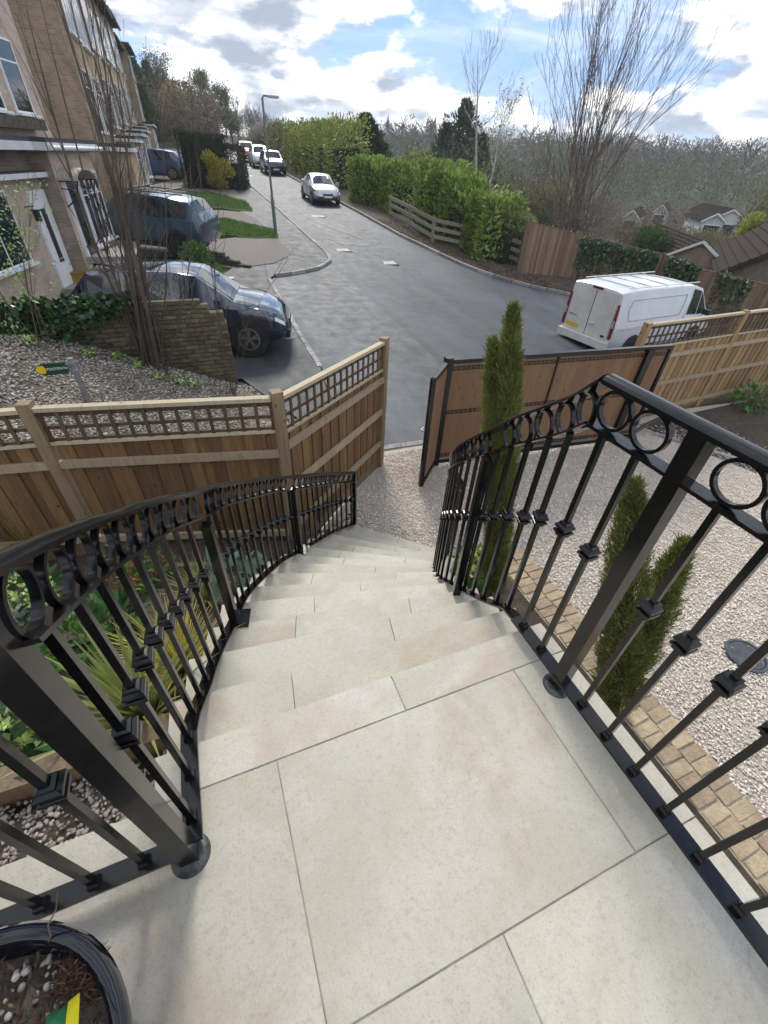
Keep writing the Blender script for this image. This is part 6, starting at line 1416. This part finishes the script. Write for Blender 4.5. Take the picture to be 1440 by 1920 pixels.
def baretree(label, base, h, r0, name='bare_tree', m=BARK, depth=4, kids=3, spread=.55, upb=.2, group=None, lean=(0, 0), cat='tree', rmin=.012, first=.3, foliage=None, shrink=.66):
    base = Vector(base); t = thing(name, label, cat, tuple(base), group); mb = MB(); tips = []
    top = base+Vector((lean[0], lean[1], h)); pts = [base.lerp(top, s)+Vector((rnd.gauss(0, .01*h), rnd.gauss(0, .01*h), 0))*(s > 0) for s in (0, .25, .5, .75, 1.)]; rd = [r0, r0*.78, r0*.55, r0*.3, r0*.08]
    mb.tube(pts, rd, 7); mb.build('trunk', m, t, smooth=60); cr = MB()
    for k in range(13):
        s = first+(1-first)*rnd.random()*.95; i = min(3, int(s*4)); q = base.lerp(top, s) if True else None; q = pts[i].lerp(pts[i+1], s*4-i); a = rnd.uniform(0, 6.28)
        branch(cr, q, Vector((math.cos(a), math.sin(a), .35+upb*2)), h*.34*(1.15-s*.6), r0*.36*(1.1-s), depth-2, 4, kids, spread, upb, .12, 4, tips, rmin, shrink)
    o = cr.build('crown', m if m is not BARK else TWIG, t)
    if foliage:
        pos = np.array([tuple(rnd.choice(tips)) for _ in range(foliage[0])])+rng.normal(0, foliage[3], (foliage[0], 3)); V, F = leaves(pos, foliage[1], .5); npmesh('leaves', V, F, foliage[2], t)
    return t
def conifer(label, base, h, rad, n, m, name='conifer_tree', size=.5, cols=1, rag=.3):
    rag = .6 if name == 'pine_tree' else .3
    base = Vector(base); t = thing(name, label, 'tree', tuple(base)); mb = MB().tube([base, base+Vector((0, 0, h*.95))], [h*.02, .02], 6); mb.build('trunk', BARK, t)
    s = rng.uniform(.03, 1, n)**.8; a = rng.uniform(0, 6.283, n); lob = 1+rag*np.sin(a*5+s*30)+.2*np.sin(a*3-s*47)
    r = rad*np.interp(s, [0, .12, .35, .7, 1], [.7, 1, .85, .5, .03])*lob*np.sqrt(rng.uniform(.2, 1, n)); out = np.stack([np.cos(a), np.sin(a), np.zeros(n)], 1)
    if name == 'pine_tree': r = r*(.25+.95*(1-np.mod(s*h/1.15+a*.16, 1)))
    pos = np.array(base)+out*r[:, None]; pos[:, 2] += s*h; V, F = leaves(pos, size, .3, dirs=out*.8+np.array([0, 0, .75])); npmesh('crown', V, F, m, t)
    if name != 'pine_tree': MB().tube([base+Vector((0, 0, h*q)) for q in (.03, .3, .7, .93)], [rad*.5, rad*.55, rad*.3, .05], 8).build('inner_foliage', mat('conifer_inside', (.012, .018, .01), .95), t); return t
def ground_at(px, r): q = PR(px, 400, r); return Vector((q.x, q.y, gz(q.x, q.y)))
def tree_to(px, py, r): # base and height so that the top meets this pixel
    q = PR(px, py, r); g_ = gz(q.x, q.y); return Vector((q.x, q.y, g_)), q.z-g_
CON1 = leafmat('yew_needles', (.028, .045, .018), .45, .05, .7); PINE = leafmat('pine_needles', (.04, .06, .028), .45, .05, .7)
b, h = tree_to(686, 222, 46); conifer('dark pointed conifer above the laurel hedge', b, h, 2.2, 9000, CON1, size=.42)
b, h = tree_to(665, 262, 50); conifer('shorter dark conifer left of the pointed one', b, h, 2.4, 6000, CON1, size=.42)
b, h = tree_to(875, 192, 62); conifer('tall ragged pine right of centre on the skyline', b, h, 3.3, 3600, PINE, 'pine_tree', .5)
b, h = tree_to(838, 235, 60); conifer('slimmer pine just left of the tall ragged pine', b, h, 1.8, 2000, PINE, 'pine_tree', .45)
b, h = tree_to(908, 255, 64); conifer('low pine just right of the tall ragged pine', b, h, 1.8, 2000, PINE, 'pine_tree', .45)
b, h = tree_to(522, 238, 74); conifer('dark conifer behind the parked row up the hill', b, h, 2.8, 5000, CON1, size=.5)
BIR = mat('birch_bark', (.40, .38, .35), .8, var=.4, scale=4)
b, h = tree_to(905, 100, 40); b.x += 1.2; baretree('slender white birch with fine bare twigs left of the coppiced tree', b, h, .13, 'birch_tree', BIR, 4, 3, .5, .3, lean=(-1.6, 0), rmin=.008, first=.4)
b, h = tree_to(940, 200, 41); baretree('second pale birch just right of the slender one', b, h, .10, 'birch_tree', BIR, 4, 3, .45, .35, lean=(.3, 0), rmin=.008, first=.4, foliage=(500, .12, leafmat('birch_bud', (.16, .17, .06), .4), .15))
# woods behind the terrace, every tree its own
LT = [(248, 112, 92, 'tall dark evergreen tree rising behind the last house', 'e'), (272, 118, 98, 'dark green tree right of the tall evergreen behind the houses', 'e'), (300, 130, 100, 'ivy-clad tree left of the fawn willow', 'i'), (318, 150, 88, 'fawn weeping willow behind the dark hedge', 'w'), (345, 150, 104, 'bare tree right of the fawn willow', 'b'), (372, 160, 104, 'bare ivy-trunked tree in the middle of the hillside wood', 'i'), (395, 170, 108, 'thin bare tree right of the ivy-trunked tree', 'b'), (415, 182, 110, 'green-tinged tree above the top of the road', 'i'), (440, 192, 112, 'bare tree above the top bend of the road', 'b'), (465, 205, 115, 'bare tree left of the street lamp head', 'b'), (482, 208, 118, 'bare upright poplar behind the street lamp', 'b'), (262, 160, 80, 'bushy green tree close behind the last roof', 'e'), (335, 190, 84, 'brown bare thicket tree under the willow', 'b'), (385, 205, 90, 'low brown bare tree above the dark hedge', 'b'), (430, 222, 95, 'low olive tree by the white railings', 'i'), (500, 222, 112, 'small bare tree right of the street lamp', 'b')]
EVG = leafmat('evergreen_leaf', (.05, .075, .028), .4, .1, .6); IVG = leafmat('ivy_tree_leaf', (.085, .105, .04), .5, .15, .6); WIL = leafmat('willow_shoot', (.25, .19, .085), .35, .2, .7)
for px, py, r, lab, kd in LT:
    b, h = tree_to(px, py, r)
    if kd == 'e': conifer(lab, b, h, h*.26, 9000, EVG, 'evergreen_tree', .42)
    elif kd == 'w':
        t = baretree(lab, b, h, .22, 'willow_tree', BARK, 3, 3, .5, .2, rmin=.03); n = 5200; p_, d_ = blobpts(n, (b.x, b.y, b.z+h*.6), (h*.3, h*.3, h*.42), .4); V, F = leaves(p_, .9, .05, dirs=np.tile([0, 0, -1.], (n, 1))); npmesh('hanging_shoots', V, F, WIL, t)
    elif kd == 'i': baretree(lab, b, h, .2, 'ivy_clad_tree', BARK, 4, 3, .5, .3, rmin=.025, first=.25, foliage=(3800, .26, IVG, .45))
    else: baretree(lab, b, h, .18, 'bare_tree', BARK, 4, 3, .5, .35, rmin=.025, first=.2)
# white railings at the top of the road
wr = thing('white_railing', 'short white wooden railing at the top of the road', 'railing', tuple(G(430, 268)))
wa, wb = PR(418, 262, 88), PR(452, 280, 76)
for k in range(5):
    p = wa.lerp(wb, k/4); MB().box((p.x, p.y, p.z-.4), (.12, .12, 1.1)).build('post', WHITEP, wr)
for dz in (0, -.4): MB().bar(wa+Vector((0, 0, dz)), wb+Vector((0, 0, dz)), .05, .14).build('rail', WHITEP, wr)
# shrubs filling the slope right of the road top and between hedges
SHR = [(560, 262, 62, 3.2, 'olive', 'rounded olive shrub above the yellow-green hedge'), (590, 250, 66, 3.2, 'g', 'pale green bushy tree above the yellow-green hedge'), (625, 248, 60, 3.4, 'g', 'bushy tree behind the tall hedge'), (540, 262, 78, 3., 'd', 'dark green bush behind the parked row'), (475, 262, 98, 4., 'br', 'brown bare thicket at the top of the road'), (505, 272, 82, 2.6, 'gr', 'grey bushy shrub behind the red car'), (800, 300, 75, 3.4, 'y', 'yellow-green round bush in the valley'), (1225, 430, 34, 1.0, 'd', 'green bush above the ivy on the old fence'), (990, 415, 30, 1.3, 'd', 'bush between the laurel and the old fence'), (1425, 405, 36, .6, 'y', 'yellow-green budding bush among the roofs at right'), (1170, 425, 36, 1.6, 'br', 'brown twiggy bush behind the middle of the old fence'), (1280, 430, 48, 2.6, 'br', 'brown thicket behind the nearest bungalow'), (1400, 425, 44, 2.6, 'br', 'brown thicket between the roofs'), (1330, 440, 50, 2.4, 'olive', 'olive scrub between the bungalows'), (1120, 380, 60, 4., 'br', 'brown thicket below the coppiced tree'), (1020, 390, 55, 3., 'olive', 'olive scrub left of the coppiced tree'), (960, 340, 70, 4., 'br', 'brown scrub behind the birches'), (1260, 380, 70, 4.5, 'br', 'brown scrub on the valley side'), (1445, 352, 60, 1.2, 'olive', 'budding tree at the right edge')]
SM = dict(olive=leafmat('olive_scrub', (.12, .115, .045), .5), g=leafmat('spring_green', (.10, .155, .04), .45), d=leafmat('deep_green', (.04, .075, .02), .5), br=leafmat('brown_scrub', (.105, .085, .062), .5, .1), gr=leafmat('grey_scrub', (.20, .19, .16), .4, .1), y=leafmat('lime_green', (.22, .24, .05), .4))
for px, py, r, rad, k, lab in SHR:
    q = PR(px, py, r); g_ = gz(q.x, q.y); h = max(q.z-g_, rad); t = thing('shrub', lab, 'shrub', (q.x, q.y, g_)); n = int(4200+900*rad); parts = []
    for _ in range(5):
        o_ = rng.normal(0, rad*.38, 3)*np.array([1, 1, .25]); p_, d_ = blobpts(n//5, (q.x+o_[0], q.y+o_[1], g_+h*.5+o_[2]), (rad*.75, rad*.75, h*.52), .35); parts.append(leaves(p_, .085+.0028*r, .4 if k != 'br' else .12, dirs=d_+np.array([0, 0, .8])))
    V, F = merge(parts); npmesh('crown', V, F, SM[k], t)
    mb = MB()
    for _ in range(5): mb.tube([(q.x, q.y, g_), (q.x+rnd.gauss(0, rad*.25), q.y+rnd.gauss(0, rad*.25), g_+h*.6)], [.06, .02], 4)
    mb.build('stems', BARK, t)
# individual trees on the far ridge
for i in range(15):
    px = [735, 752, 770, 790, 803, 815, 828, 985, 1010, 1150, 1195, 1240, 1290, 1350, 1405][i]; r = rnd.uniform(190, 240); q = PR(px, 300, r); top = PR(px, [238, 236, 248, 240, 243, 234, 238, 250, 246, 268, 272, 274, 278, 276, 272][i], r); q.z = gz(q.x, q.y)-2; h = min(top.z-q.z, 20.)
    q.z = top.z-h; baretree('bare round-topped tree standing on the far skyline', q, h, .3, 'skyline_tree', BARK, 4, 3, .7, .12, 'trees on the far skyline', rmin=.10, first=.45)
# the wooded hillside beyond the valley: one mass
def woods(name, label, N, fn, m, hrange, per, size):
    P_, D_ = [], []
    for _ in range(N):
        x, y = fn(); z = gz(x, y); h = rnd.uniform(*hrange); k = per
        c = rng.normal(0, 1, (k, 3))*np.array([h*.17, h*.17, h*.25]); c[:, 2] = np.clip(c[:, 2]+h*.6, .1, h); P_.append(c+np.array([x, y, z]))
    P_ = np.concatenate(P_); V, F = leaves(P_, size, .35, up=1.1); o = npmesh(name, V, F, m); props(o, label, 'woodland', kind='stuff')
def far(rmin, rmax, b0, b1):
    def f_():
        r = rmin+(rmax-rmin)*rnd.random()**.8; b = R(rnd.uniform(b0, b1)); return r*math.sin(b), r*math.cos(b)
    return f_
woods('woodland', 'grey-brown leafless woods covering the far hillside', 1150, far(165, 380, 17, 68), leafmat('winter_wood', (.082, .072, .045), .6, .05, .9), (8, 14), 120, .85)
woods('woodland', 'scattered green trees among the far winter woods', 800, far(150, 360, 18, 68), leafmat('far_green', (.07, .092, .03), .5, .05, .9), (5, 11), 120, .75)
woods('scrub', 'brown leafless scrub on the valley side below the road', 420, far(60, 140, 30, 66), leafmat('valley_scrub', (.10, .085, .062), .5, .05, .9), (2.5, 6), 170, .34)
woods('scrub', 'olive undergrowth on the valley slope beyond the hedges', 260, far(55, 130, 24, 40), leafmat('valley_olive', (.105, .115, .045), .5, .05, .9), (2, 5), 170, .32)
woods('scrub', 'brown undergrowth of the hillside wood at the top of the road', 240, lambda: (lambda b, r: (r*math.sin(R(b)), r*math.cos(R(b))))(rnd.uniform(-1.2, 5.5), rnd.uniform(80, 125)), leafmat('wood_brown', (.10, .078, .055), .5, .05, .9), (2.5, 7), 170, .36)
# green meadow strip seen through the trees
for lab, pts_ in (('a', [(765, 285), (772, 315), (800, 318), (775, 283)]),): pass
# ================================================================== haze
hz = bpy.data.materials.new('haze_air'); hz.use_nodes = True; t = hz.node_tree; t.nodes.clear()
pv = t.nodes.new('ShaderNodeVolumePrincipled'); pv.inputs['Color'].default_value = (.86, .91, 1., 1); pv.inputs['Density'].default_value = .0006; pv.inputs['Anisotropy'].default_value = .2
ou = t.nodes.new('ShaderNodeOutputMaterial'); t.links.new(pv.outputs[0], ou.inputs['Volume'])
hb = MB().box((140, 225, 10), (700, 560, 62)).build('haze', hz); props(hb, 'thin pale haze over the valley', 'haze', kind='stuff')
S.cycles.volume_bounces = 0; S.cycles.volume_step_rate = 8.; S.cycles.volume_max_steps = 32
